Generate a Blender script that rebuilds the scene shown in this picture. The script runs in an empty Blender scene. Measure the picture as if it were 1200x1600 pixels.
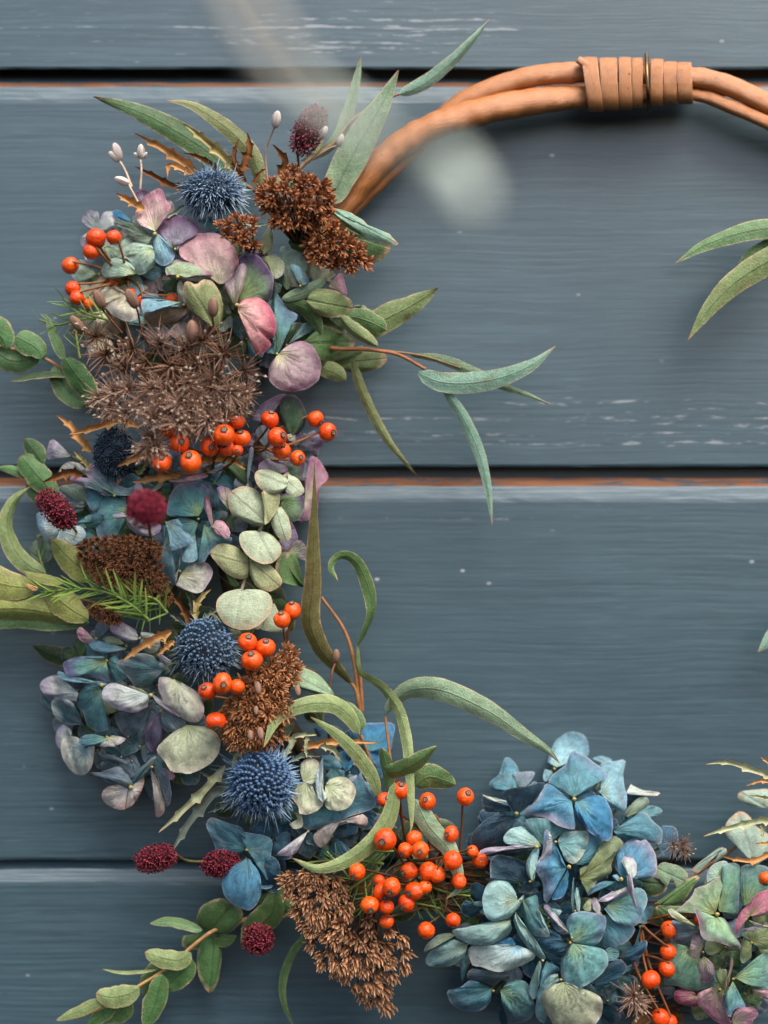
import bpy, math, random
import numpy as np
from mathutils import Vector, Quaternion, noise
S = 0.0003            # metres per unit; one unit is one pixel of the photograph on the wall plane
D = 2222.0            # camera distance from the wall in units
sc = bpy.context.scene
# ------------------------------------------------------------------ camera, world, sun
cam = bpy.data.cameras.new('camera'); camo = bpy.data.objects.new('camera', cam)
sc.collection.objects.link(camo); sc.camera = camo
camo.location = (0, -D*S, 0); camo.rotation_euler = (math.pi/2, 0, 0)
cam.sensor_fit = 'VERTICAL'; cam.sensor_height = 36; cam.sensor_width = 27; cam.lens = 50
cam.clip_start = 0.01; cam.clip_end = 100
cam.dof.use_dof = True; cam.dof.focus_distance = (D-135)*S; cam.dof.aperture_fstop = 2.8
SUN_EL, SUN_AZ = math.radians(56), math.radians(28)      # azimuth measured from straight in front of the wall towards the right
w = bpy.data.worlds.new('World'); sc.world = w; w.use_nodes = True
nt = w.node_tree; bg = nt.nodes['Background']
sky = nt.nodes.new('ShaderNodeTexSky'); sky.sky_type = 'NISHITA'; sky.sun_disc = False
sky.sun_elevation = SUN_EL; sky.sun_rotation = math.pi - SUN_AZ
sky.air_density = 1.0; sky.dust_density = 4.0; sky.ozone_density = 0.6
nt.links.new(sky.outputs['Color'], bg.inputs['Color']); bg.inputs['Strength'].default_value = 0.115
sl = bpy.data.lights.new('sun', 'SUN'); sl.energy = 2.0; sl.angle = math.radians(36); sl.color = (1, .93, .84)
so = bpy.data.objects.new('sun', sl); sc.collection.objects.link(so)
sd = Vector((math.sin(SUN_AZ)*math.cos(SUN_EL), -math.cos(SUN_AZ)*math.cos(SUN_EL), math.sin(SUN_EL)))
so.rotation_euler = sd.to_track_quat('Z', 'Y').to_euler()
sc.view_settings.view_transform = 'Standard'; sc.view_settings.look = 'None'
sc.view_settings.exposure = 0.88; sc.view_settings.gamma = 1
sc.cycles.use_denoising = True
sc.cycles.max_bounces = 6
R = random.Random(7)
# ------------------------------------------------------------------ coordinates
def P(x, y, d=0.0):
    k = (D-d)/D*S
    return Vector(((x-600)*k, -d*S, (800-y)*k))
def PA(a):                                   # numpy version, (n,3) -> world
    a = np.asarray(a, float); k = (D-a[:, 2])/D*S
    return np.stack([(a[:, 0]-600)*k, -a[:, 2]*S, (800-a[:, 1])*k], 1)
def wdir(x, y, d): return Vector((x, -d, -y)).normalized()
SPINE = np.array([(520,250),(430,300),(330,430),(275,600),(270,780),(285,960),(320,1120),(430,1270),(600,1370),(860,1390),(1120,1480),(1260,1500)], float)
def field(x, y):
    x = np.asarray(x, float); y = np.asarray(y, float); best = np.full(x.shape, 1e9)
    for a, b in zip(SPINE[:-1], SPINE[1:]):
        ab = b-a; t = np.clip(((x-a[0])*ab[0]+(y-a[1])*ab[1])/(ab@ab), 0, 1)
        best = np.minimum(best, np.hypot(x-a[0]-t*ab[0], y-a[1]-t*ab[1]))
    return 45+90*np.sqrt(np.clip(1-(best/215)**2, 0, 1))
def fd(x, y): return float(field(x, y))
# ------------------------------------------------------------------ colours and materials
def lin(c): 
    c = np.asarray(c, float)/255.0
    return np.where(c <= .04045, c/12.92, ((c+.055)/1.055)**2.4)
def N(nt, t, **k):
    n = nt.nodes.new(t)
    for a, b in k.items(): setattr(n, a, b)
    return n
def mat(name, rough=.6, spec=.3):
    m = bpy.data.materials.new(name); m.use_nodes = True
    b = m.node_tree.nodes['Principled BSDF']; b.inputs['Roughness'].default_value = rough
    b.inputs['Specular IOR Level'].default_value = spec
    return m, m.node_tree, b
def math_(nt, op, a, b=None, c=None):
    n = N(nt, 'ShaderNodeMath', operation=op)
    for i, v in enumerate((a, b, c)):
        if v is None: continue
        if isinstance(v, (int, float)): n.inputs[i].default_value = v
        else: nt.links.new(v, n.inputs[i])
    return n.outputs[0]
def mixc(nt, fac, a, b, mode='MIX'):
    n = N(nt, 'ShaderNodeMix', data_type='RGBA', blend_type=mode)
    for s, v in ((0, fac), (6, a), (7, b)):
        if hasattr(v, 'links') or hasattr(v, 'is_linked'): nt.links.new(v, n.inputs[s])
        elif s == 0: n.inputs[0].default_value = v
        else: n.inputs[s].default_value = (*v, 1) if len(v) == 3 else v
    return n.outputs[2]
def ramp(nt, v, lo, hi, a=0., b=1.):
    n = N(nt, 'ShaderNodeMapRange', clamp=True, interpolation_type='SMOOTHSTEP')
    nt.links.new(v, n.inputs[0])
    for i, q in enumerate((lo, hi, a, b)): n.inputs[i+1].default_value = q
    return n.outputs[0]
def noise_(nt, scale, vec=None, detail=3, rough=.55):
    n = N(nt, 'ShaderNodeTexNoise'); n.inputs['Scale'].default_value = scale
    n.inputs['Detail'].default_value = detail; n.inputs['Roughness'].default_value = rough
    if vec is not None: nt.links.new(vec, n.inputs['Vector'])
    return n.outputs['Fac']
def bump(nt, b, h, dist, strength=1.):
    n = N(nt, 'ShaderNodeBump'); n.inputs['Distance'].default_value = dist; n.inputs['Strength'].default_value = strength
    nt.links.new(h, n.inputs['Height']); nt.links.new(n.outputs[0], b.inputs['Normal'])
def plant_mat(name, kind, rough, spec, transl, mott=.25):
    m, nt, b = mat(name, rough, spec)
    at = N(nt, 'ShaderNodeAttribute', attribute_name='pigment'); col = at.outputs['Color']
    geo = N(nt, 'ShaderNodeNewGeometry'); tc = N(nt, 'ShaderNodeTexCoord')
    n1 = noise_(nt, 260, tc.outputs['Object'], 4); n2 = noise_(nt, 1500, tc.outputs['Object'], 2)
    f = ramp(nt, n1, .25, .75, 1-mott, 1+mott)
    f2 = ramp(nt, n2, .3, .7, .92, 1.08)
    val = math_(nt, 'MULTIPLY', f, f2)
    h = n2
    if kind in ('leaf', 'petal'):
        uv = N(nt, 'ShaderNodeUVMap'); sp = N(nt, 'ShaderNodeSeparateXYZ'); nt.links.new(uv.outputs[0], sp.inputs[0])
        u, v = sp.outputs[0], sp.outputs[1]
        c = math_(nt, 'ABSOLUTE', math_(nt, 'MULTIPLY_ADD', v, 2, -1))
        if kind == 'leaf':
            mid = ramp(nt, c, .03, .10, 1, 0)
            ph = math_(nt, 'MULTIPLY_ADD', c, -1.6, math_(nt, 'MULTIPLY', u, 13))
            vein = math_(nt, 'POWER', math_(nt, 'ABSOLUTE', math_(nt, 'SINE', math_(nt, 'MULTIPLY', ph, 3.1416))), 12)
            val = math_(nt, 'MULTIPLY', val, math_(nt, 'MULTIPLY_ADD', vein, -.0, 1))
            val = math_(nt, 'MULTIPLY', val, math_(nt, 'MULTIPLY_ADD', math_(nt, 'SUBTRACT', 1, vein), -.10, 1.06))
            val = math_(nt, 'MULTIPLY', val, math_(nt, 'MULTIPLY_ADD', mid, -.22, 1))
            h = math_(nt, 'ADD', math_(nt, 'MULTIPLY', mid, -1.2), math_(nt, 'MULTIPLY', n2, .35))
        else:
            wob = math_(nt, 'MULTIPLY_ADD', n1, .26, v)
            vein = math_(nt, 'POWER', math_(nt, 'ABSOLUTE', math_(nt, 'SINE', math_(nt, 'MULTIPLY', wob, 3.1416*11))), 3)
            fine = math_(nt, 'ABSOLUTE', math_(nt, 'SINE', math_(nt, 'MULTIPLY', wob, 3.1416*37)))
            fade = ramp(nt, u, .1, .8, .9, .30)
            mid = math_(nt, 'MULTIPLY', ramp(nt, c, .015, .05, 1, 0), ramp(nt, u, .3, .95, 1, .15))
            line = math_(nt, 'SUBTRACT', 1, vein)
            line = math_(nt, 'POWER', line, 2.5)
            s = math_(nt, 'ADD', math_(nt, 'MULTIPLY', line, -.26), math_(nt, 'MULTIPLY', fine, .08))
            s = math_(nt, 'MULTIPLY_ADD', mid, -.16, s)
            val = math_(nt, 'MULTIPLY', val, math_(nt, 'MULTIPLY_ADD', math_(nt, 'MULTIPLY', s, fade), 1, 1.02))
            h = math_(nt, 'ADD', math_(nt, 'MULTIPLY', line, -.7), math_(nt, 'MULTIPLY', n1, .9))
            vo = N(nt, 'ShaderNodeTexVoronoi', feature='DISTANCE_TO_EDGE') if False else None
        if kind == 'leaf':
            vo = N(nt, 'ShaderNodeTexVoronoi', feature='DISTANCE_TO_EDGE'); vo.inputs['Scale'].default_value = 620; nt.links.new(tc.outputs['Object'], vo.inputs['Vector'])
            net = ramp(nt, vo.outputs['Distance'], .0, .16, 1, 0)
            val = math_(nt, 'MULTIPLY', val, math_(nt, 'MULTIPLY_ADD', net, .13, .96)); h = math_(nt, 'MULTIPLY_ADD', net, .5, h)
            spk = ramp(nt, noise_(nt, 700, tc.outputs['Object'], 3, .7), .66, .74, 0, .5)
            col = mixc(nt, spk, col, lin((112, 84, 58)))
        ed = at.outputs['Alpha']
        if kind == 'leaf': col = mixc(nt, math_(nt, 'MULTIPLY', ramp(nt, ed, .86, .97), ramp(nt, n1, .35, .65, .25, .8)), col, lin((196, 168, 138)))
        else:
            col = mixc(nt, math_(nt, 'MULTIPLY', ramp(nt, ed, .94, .99), .28), col, lin((206, 200, 192)))
            blot = noise_(nt, 190, tc.outputs['Object'], 4, .65)
            col = mixc(nt, math_(nt, 'MULTIPLY', ramp(nt, blot, .57, .70), .42), col, lin((150, 124, 112)))
        bump(nt, b, h, .00026, .6)
    else:
        bump(nt, b, n2, .00015, .6)
    vc = N(nt, 'ShaderNodeCombineColor')
    for i in range(3): nt.links.new(val, vc.inputs[i])
    col = mixc(nt, 1.0, col, vc.outputs[0], 'MULTIPLY')
    nt.links.new(col, b.inputs['Base Color'])
    if transl > 0:
        t = N(nt, 'ShaderNodeBsdfTranslucent'); nt.links.new(col, t.inputs['Color'])
        mx = N(nt, 'ShaderNodeMixShader'); mx.inputs[0].default_value = transl
        nt.links.new(b.outputs[0], mx.inputs[1]); nt.links.new(t.outputs[0], mx.inputs[2])
        nt.links.new(mx.outputs[0], nt.nodes['Material Output'].inputs['Surface'])
    return m
M = {}
M['petal'] = plant_mat('dried_petal', 'petal', .58, .25, .32, .24)
M['leaf'] = plant_mat('eucalyptus_leaf', 'leaf', .5, .32, .14, .18)
M['dry'] = plant_mat('dried_plant', 'dry', .75, .15, .08, .25)
M['stem'] = plant_mat('stem', 'stem', .6, .25, 0, .25)
M['spine'] = plant_mat('thistle_spine', 'spine', .55, .3, .08, .15)
def berry_mat():
    m, nt, b = mat('rosehip_skin', .27, .5)
    tc = N(nt, 'ShaderNodeTexCoord'); oi = N(nt, 'ShaderNodeObjectInfo')
    n = noise_(nt, 3.2, tc.outputs['Object'], 4, .6)
    c = mixc(nt, ramp(nt, n, .3, .75), lin((232, 74, 10)), lin((244, 112, 28)))
    c = mixc(nt, math_(nt, 'MULTIPLY', oi.outputs['Random'], .55), c, lin((214, 48, 10)))
    nt.links.new(c, b.inputs['Base Color'])
    b.inputs['Subsurface Weight'].default_value = .12; b.inputs['Subsurface Radius'].default_value = (.002, .0006, .0002)
    b.inputs['Subsurface Scale'].default_value = .6
    h = noise_(nt, 2.4, tc.outputs['Object'], 5, .62); bump(nt, b, h, .0009, .6)
    k = noise_(nt, 7, tc.outputs['Object'], 2); c2 = mixc(nt, ramp(nt, k, .66, .72, 0, .55), c, lin((120, 44, 20))); nt.links.new(c2, b.inputs['Base Color'])
    return m
M['berry'] = berry_mat()
def cane_mat(name, c1, c2, rough):
    m, nt, b = mat(name, rough, .9)
    tc = N(nt, 'ShaderNodeTexCoord'); uv = N(nt, 'ShaderNodeUVMap')
    mp = N(nt, 'ShaderNodeMapping'); mp.inputs['Scale'].default_value = (2, 46, 1); nt.links.new(uv.outputs[0], mp.inputs[0])
    g = noise_(nt, 2.4, mp.outputs[0], 5, .6); n = noise_(nt, 90, tc.outputs['Object'], 4); k = noise_(nt, 420, tc.outputs['Object'], 2)
    c = mixc(nt, ramp(nt, g, .3, .7), lin(c1), lin(c2))
    c = mixc(nt, ramp(nt, n, .56, .74, 0, .5), c, lin((120, 68, 34)))
    c = mixc(nt, ramp(nt, k, .69, .76, 0, .8), c, lin((70, 42, 28)))
    nt.links.new(c, b.inputs['Base Color']); bump(nt, b, math_(nt, 'ADD', g, math_(nt, 'MULTIPLY', n, .6)), .0007, .6)
    return m
M['cane'] = cane_mat('willow_cane', (198, 128, 66), (168, 100, 46), .36)
M['bark'] = cane_mat('split_cane', (210, 148, 94), (176, 110, 60), .27)
m, nt, b = mat('bronze', .3, .5); b.inputs['Base Color'].default_value = (*lin((120, 96, 66)), 1); b.inputs['Metallic'].default_value = 1; M['bronze'] = m
def raw_wood():
    m, nt, b = mat('bare_wood', .8, .15)
    g = N(nt, 'ShaderNodeNewGeometry'); mp = N(nt, 'ShaderNodeMapping'); mp.inputs['Scale'].default_value = (18, 700, 700); nt.links.new(g.outputs['Position'], mp.inputs[0])
    n = noise_(nt, 1, mp.outputs[0], 4)
    mp2 = N(nt, 'ShaderNodeMapping'); mp2.inputs['Scale'].default_value = (60, 700, 420); nt.links.new(g.outputs['Position'], mp2.inputs[0])
    chip = noise_(nt, 1, mp2.outputs[0], 4, .65)
    cw = mixc(nt, ramp(nt, n, .3, .7), lin((136, 94, 70)), lin((98, 66, 50)))
    nt.links.new(mixc(nt, ramp(nt, chip, .52, .60, 0, .9), cw, lin((58, 76, 86))), b.inputs['Base Color']); bump(nt, b, n, .0006, .6)
    return m
M['raw'] = raw_wood()
def paint():
    m, nt, b = mat('slate_blue_paint', .4, 1.0)
    g = N(nt, 'ShaderNodeNewGeometry'); oi = N(nt, 'ShaderNodeObjectInfo')
    sc_ = N(nt, 'ShaderNodeVectorMath', operation='SCALE'); sc_.inputs['Scale'].default_value = 1/S; nt.links.new(g.outputs['Position'], sc_.inputs[0])
    ad = N(nt, 'ShaderNodeVectorMath', operation='ADD'); ad.inputs[1].default_value = (600, 0, -800); nt.links.new(sc_.outputs[0], ad.inputs[0])
    # x right, z = -y of the wall plane, in units
    def stretch(sx, sz, off=0.):
        mp = N(nt, 'ShaderNodeMapping'); mp.inputs['Scale'].default_value = (sx, 0.0, sz); mp.inputs['Location'].default_value = (off, off*2.3, off*.7)
        nt.links.new(warp, mp.inputs[0]); return mp.outputs[0]
    warp = ad.outputs[0]
    wn = N(nt, 'ShaderNodeTexNoise'); wn.inputs['Scale'].default_value = .0042; wn.inputs['Detail'].default_value = 2; nt.links.new(ad.outputs[0], wn.inputs['Vector'])
    wv = N(nt, 'ShaderNodeCombineXYZ'); nt.links.new(math_(nt, 'MULTIPLY_ADD', wn.outputs['Fac'], 15, -7.5), wv.inputs[2])
    wa = N(nt, 'ShaderNodeVectorMath', operation='ADD'); nt.links.new(ad.outputs[0], wa.inputs[0]); nt.links.new(wv.outputs[0], wa.inputs[1])
    warp = wa.outputs[0]
    grain = noise_(nt, 1, stretch(.003, .17), 5, .62)
    fine = noise_(nt, 1, stretch(.016, .42, 3), 3, .6)
    blot = noise_(nt, 1, stretch(.004, .007, 5), 3, .5)
    c = mixc(nt, ramp(nt, grain, .28, .72), lin((50, 72, 83)), lin((70, 95, 106)))
    c = mixc(nt, ramp(nt, fine, .5, .8, 0, .5), c, lin((92, 118, 128)))
    c = mixc(nt, ramp(nt, blot, .35, .7, 0, .45), c, lin((50, 73, 85)))
    # worn ridges of grain: short chalky dashes, thickest near the lower edge of the second board and on the top board
    sp = N(nt, 'ShaderNodeSeparateXYZ'); nt.links.new(ad.outputs[0], sp.inputs[0]); X = sp.outputs[0]; Y = math_(nt, 'MULTIPLY', sp.outputs[2], -1)
    def region(cx, rx, cy, ry):
        a = math_(nt, 'POWER', math_(nt, 'DIVIDE', math_(nt, 'SUBTRACT', X, cx), rx), 2)
        e = math_(nt, 'POWER', math_(nt, 'DIVIDE', math_(nt, 'SUBTRACT', Y, cy), ry), 2)
        return ramp(nt, math_(nt, 'ADD', a, e), .35, 1.3, 1, 0)
    reg = region(560, 300, 42, 50)
    for q in ((960, 620, 662, 44), (200, 330, 60, 60), (420, 700, 790, 40)):
        k = region(*q); k = math_(nt, 'MULTIPLY', k, {960: 1., 200: .5, 420: .35}[q[0]]); reg = math_(nt, 'MAXIMUM', reg, k)
    row = noise_(nt, 1, stretch(.0012, .15, 9), 2, .5); seg = noise_(nt, 1, stretch(.030, .22, 14), 3, .6)
    thr = math_(nt, 'MULTIPLY_ADD', reg, -.155, .885)
    d1 = math_(nt, 'MULTIPLY', ramp(nt, math_(nt, 'SUBTRACT', math_(nt, 'MULTIPLY_ADD', seg, .62, math_(nt, 'MULTIPLY', row, .62)), thr), -.06, .05), ramp(nt, reg, .02, .3))
    vo = N(nt, 'ShaderNodeTexVoronoi', feature='F1'); vo.inputs['Scale'].default_value = 1; vo.inputs['Randomness'].default_value = 1
    mp = N(nt, 'ShaderNodeMapping'); mp.inputs['Scale'].default_value = (.022, 0, .034); nt.links.new(ad.outputs[0], mp.inputs[0]); nt.links.new(mp.outputs[0], vo.inputs['Vector'])
    vs = N(nt, 'ShaderNodeSeparateColor'); nt.links.new(vo.outputs['Color'], vs.inputs[0])
    d2 = math_(nt, 'MULTIPLY', ramp(nt, vo.outputs['Distance'], .05, .12, 1, 0), ramp(nt, vs.outputs[0], .66, .92, 0, .8))
    patch = noise_(nt, 1, stretch(.006, .008, 21), 2)
    d2 = math_(nt, 'MULTIPLY', d2, ramp(nt, patch, .38, .58))
    wear = math_(nt, 'MAXIMUM', math_(nt, 'MULTIPLY', d1, .48), d2)
    c = mixc(nt, wear, c, lin((186, 192, 196)))
    nt.links.new(c, b.inputs['Base Color'])
    h = math_(nt, 'ADD', math_(nt, 'MULTIPLY', grain, .9), math_(nt, 'ADD', math_(nt, 'MULTIPLY', fine, .6), math_(nt, 'MULTIPLY', wear, .5)))
    bump(nt, b, h, .0003, .35)
    nt.links.new(ramp(nt, fine, .2, .8, .32, .42), b.inputs['Roughness'])
    return m
M['paint'] = paint()
def edge_paint():  # upper bevel: chalky wear, plus sky brightness put into the paler colour
    m, nt, b = mat('worn_skylit_edge_paint', .5, .4)
    g = N(nt, 'ShaderNodeNewGeometry'); mp = N(nt, 'ShaderNodeMapping'); mp.inputs['Scale'].default_value = (30, 500, 900); nt.links.new(g.outputs['Position'], mp.inputs[0])
    n = noise_(nt, 1, mp.outputs[0], 5, .65)
    nt.links.new(mixc(nt, ramp(nt, n, .40, .66), lin((84, 104, 114)), lin((114, 128, 136))), b.inputs['Base Color']); bump(nt, b, n, .0006, .6)
    return m
M['edge'] = edge_paint()
m, nt, b = mat('dark_batten', .9, .1); b.inputs['Base Color'].default_value = (*lin((120, 126, 132)), 1); M['dark'] = m
# ------------------------------------------------------------------ building
ROOT = None
def link(o, parent):
    sc.collection.objects.link(o)
    if parent is not None: o.parent = parent
    return o
def thing(name, label, cat, x, y, d=None, group=None):
    global ROOT
    o = bpy.data.objects.new(name, None); o.empty_display_size = .004; sc.collection.objects.link(o)
    o.location = P(x, y, fd(x, y)*.5 if d is None else d); o['label'] = label; o['category'] = cat
    if group: o['group'] = group
    ROOT = o; return o
def mesh(name, verts, faces, m, parent, uv=None, col=None, smooth=True, world=True, edge=None):
    verts = np.asarray(verts, float)
    if world and ROOT is not None: verts = verts-np.array(ROOT.location)
    me = bpy.data.meshes.new(name); me.from_pydata(verts.tolist(), [], faces)
    finish(me, m, uv, col, smooth, edge)
    return link(bpy.data.objects.new(name, me), parent)
def finish(me, m, uv=None, col=None, smooth=True, edge=None):
    if smooth: me.polygons.foreach_set('use_smooth', [True]*len(me.polygons))
    if uv is not None:
        li = np.empty(len(me.loops), int); me.loops.foreach_get('vertex_index', li)
        l = me.uv_layers.new(name='UVMap'); l.data.foreach_set('uv', np.asarray(uv, np.float32)[li].ravel())
    if col is not None:
        a = me.color_attributes.new('pigment', 'FLOAT_COLOR', 'POINT')
        c = np.asarray(col, np.float32)
        if c.ndim == 1: c = np.tile(c, (len(me.vertices), 1))
        a.data.foreach_set('color', np.concatenate([c, (np.zeros((len(c), 1)) if edge is None else np.asarray(edge)[:, None]).astype(np.float32)], 1).ravel())
    me.materials.append(m); me.update()
def shared(name, me, parent, loc, quat, scale):
    o = bpy.data.objects.new(name, me); link(o, parent)
    o.location = loc-ROOT.location; o.rotation_mode = 'QUATERNION'; o.rotation_quaternion = quat; o.scale = (scale,)*3 if not hasattr(scale, '__len__') else scale
    return o
def catmull(pts, n):
    p = np.asarray(pts, float)
    if len(p) == 2: return p[0]+(p[1]-p[0])*np.linspace(0, 1, n)[:, None]
    q = np.vstack([2*p[0]-p[1], p, 2*p[-1]-p[-2]]); out = []
    for i in range(1, len(q)-2):
        t = np.linspace(0, 1, 12, endpoint=False)[:, None]; a, b, c, d = q[i-1], q[i], q[i+1], q[i+2]
        out.append(.5*((2*b)+(c-a)*t+(2*a-5*b+4*c-d)*t**2+(3*b-a-3*c+d)*t**3))
    out = np.vstack(out+[p[-1:]]); s = np.r_[0, np.cumsum(np.linalg.norm(np.diff(out, axis=0), axis=1))]
    g = np.linspace(0, s[-1], n)
    return np.stack([np.interp(g, s, out[:, k]) for k in range(p.shape[1])], 1)
def nz(x, y, z=0.): return noise.noise((x, y, z))
def grid_faces(a, b):
    return [(i*b+j, i*b+j+1, (i+1)*b+j+1, (i+1)*b+j) for i in range(a-1) for j in range(b-1)]
def tube_geo(pts, r0, r1, seg=8, n=None, knots=0.):
    p3 = [(q[0], q[1], q[2]) for q in pts]; n = n or max(6, 5*len(pts)); c = catmull(p3, n)
    T = np.gradient(c, axis=0); T /= np.linalg.norm(T, axis=1)[:, None]+1e-9
    ref = np.array((0, 0, 1.)); A = np.cross(T, ref); bad = np.linalg.norm(A, axis=1) < .05; A[bad] = (1, 0, 0)
    A /= np.linalg.norm(A, axis=1)[:, None]; B = np.cross(T, A)
    rs = np.linspace(r0, r1, n)
    if hasattr(r0, '__len__'): rs = np.interp(np.linspace(0, 1, n), np.linspace(0, 1, len(r0)), r0)
    vs, uv = [], []
    for i in range(n):
        for k in range(seg+1):
            a = 2*math.pi*k/seg; r = rs[i]*(1+knots*nz(i*.45, math.cos(a)*1.1, math.sin(a)*1.1+r0 if not hasattr(r0, '__len__') else 0))
            vs.append(c[i]+r*(math.cos(a)*A[i]+math.sin(a)*B[i])); uv.append((i/(n-1)*n*.12, k/seg))
    return np.array(vs), grid_faces(n, seg+1), uv
def tube(name, parent, pts, r0, r1, m='stem', col=(110, 80, 55), seg=8, n=None, knots=.12, at=None):
    pts = [q if len(q) == 3 else (q[0], q[1], at if at is not None else fd(q[0], q[1])) for q in pts]
    v, f, uv = tube_geo(pts, r0, r1, seg, n, knots)
    return mesh(name, PA(v), f, M[m], parent, uv, lin(col) if m in ('stem', 'dry', 'leaf') else None)
# ---- leaves: a curved blade along a traced rib
LC = {  # body, edge, tip
 'dk': ((74, 104, 66), (92, 118, 80), (150, 110, 80)), 'ol': ((124, 134, 88), (140, 138, 98), (170, 118, 88)),
 'pg': ((138, 164, 132), (150, 172, 140), (168, 122, 98)), 'gg': ((104, 136, 92), (124, 150, 106), (160, 128, 90)),
 'yo': ((142, 150, 84), (150, 150, 96), (178, 128, 84)), 'bl': ((132, 168, 148), (146, 176, 156), (176, 130, 112)),
 'br': ((112, 108, 66), (140, 126, 84), (150, 104, 70)), 'ri': ((84, 122, 74), (98, 134, 86), (130, 120, 80)),
 'ci': ((172, 186, 158), (182, 190, 164), (172, 176, 150)), 'cy': ((160, 166, 124), (168, 166, 126), (160, 140, 90)),
 'nt': ((92, 122, 74), (112, 140, 92), (140, 130, 90)), 'kd': ((62, 82, 54), (92, 100, 70), (140, 100, 70)),
 'ye': ((128, 146, 96), (150, 160, 112), (168, 130, 96)), 'tn': ((200, 152, 98), (176, 124, 76), (160, 104, 64)),
 'bw': ((126, 84, 50), (110, 72, 44), (90, 58, 38)), 'to': ((172, 160, 108), (190, 160, 108), (180, 118, 66)), 'bg': ((112, 124, 116), (136, 142, 124), (190, 140, 96)),
 'bt': ((166, 176, 142), (200, 166, 124), (204, 146, 98)),
 'fg': ((208, 224, 214), (208, 224, 214), (190, 190, 170)), 'fb': ((190, 188, 176), (190, 190, 180), (190, 190, 170)),  # fg, fb: sky backlight put into the pale leaf colour
 'pr': ((156, 178, 162), (176, 186, 170), (200, 152, 112)),
}
def blade(pts, w, d0, d1, roll=(0, 0), cup=.12, a=.55, b=.85, nu=18, nv=6, ruf=.07, bow=0., teeth=0, seed=0., wav=0.):
    n = nu+1
    has = len(pts[0]) == 3
    p = np.array(pts, float) if has else np.array([(x, y, 0) for x, y in pts], float)
    c = catmull(p, n); u = np.linspace(0, 1, n)
    if not has: c[:, 2] = d0+(d1-d0)*u+bow*4*u*(1-u)
    c[:, 2] += wav*np.sin(u*9+seed)
    T = np.gradient(c, axis=0); T /= np.linalg.norm(T, axis=1)[:, None]+1e-9
    s = np.cross(T, (0, 0, 1.)); L = np.linalg.norm(s, axis=1); s[L < .08] = (0, 1, 0); s /= np.linalg.norm(s, axis=1)[:, None]
    nn = np.cross(s, T); nn *= np.sign(nn[:, 2:3]+1e-9)
    ro = np.interp(u, np.linspace(0, 1, len(roll)), roll)[:, None]
    s, nn = np.cos(ro)*s+np.sin(ro)*nn, -np.sin(ro)*s+np.cos(ro)*nn
    pk = a/(a+b); mx = pk**a*(1-pk)**b
    prof = (np.clip(u, 0, 1)**a*np.clip(1-u, 0, 1)**b)/mx
    prof = np.maximum(prof, .03)
    if teeth:
        fr = (u*teeth) % 1.0; fr2 = (u*(teeth*.8)+.45) % 1.0; profL = prof*(.42+.62*fr**5); profR = prof*(.42+.62*fr2**5); profL[-1] = profR[-1] = .02
    vs = []; uv = []
    for i in range(n):
        for j in range(nv+1):
            v = -1+2*j/nv; h = w/2*((profL if v < 0 else profR)[i] if teeth else prof[i])
            e = ruf*w*nz(u[i]*4+seed, v*1.3, seed*1.7)*(abs(v)**1.5+.2)
            hh = h*(1+.13*nz(u[i]*5+seed*3, 2.0 if v > 0 else -2., 9.1)+.05*nz(u[i]*17+seed, v*2, 3.1)) if not teeth else h
            vs.append(c[i]+s[i]*hh*v+nn[i]*(-cup*w*prof[i]*(.6*v*v+.55*abs(v)-.4)+e)); uv.append((u[i], j/nv))
    return np.array(vs), grid_faces(n, nv+1), np.array(uv)
def leafcol(key, uv, seed, rim=.8):
    b, e, t = (lin(q) for q in LC[key]); u = uv[:, 0]; v = np.abs(uv[:, 1]*2-1)
    g = np.array([nz(x*3+seed, y*2, seed) for x, y in uv])*.5+.5
    c = b[None]*(0.82+.36*g[:, None])
    fe = (np.clip((v-.72)/.28, 0, 1)**2*.7)[:, None]; c = c*(1-fe)+e[None]*fe
    ft = np.clip((u-.93)/.07, 0, 1)[:, None]; c = c*(1-ft)+t[None]*ft
    sp = np.array([nz(x*9+seed, y*6, seed*2) for x, y in uv]); fs = np.clip((sp-.42)/.2, 0, 1)[:, None]*.45
    c = c*(1-fs)+lin((130, 100, 66))[None]*fs
    return c
LN = [0]
def L(parent, pts, w, key, d0, d1, name='leaf', m='leaf', **k):
    LN[0] += 1; sd_ = LN[0]*1.37
    if 'roll' not in k: k['roll'] = (R.uniform(-.3, .3), R.uniform(-.3, .3))
    if len(pts) >= 5 and not k.get('teeth'): w *= .86; k['b'] = k.get('b', .85)+.18
    v, f, uv = blade(pts, w, d0, d1, seed=sd_, **k)
    return mesh(name, PA(v), f, M[m], parent, uv, leafcol(key, uv, sd_), edge=np.abs(uv[:, 1]*2-1))
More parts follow.
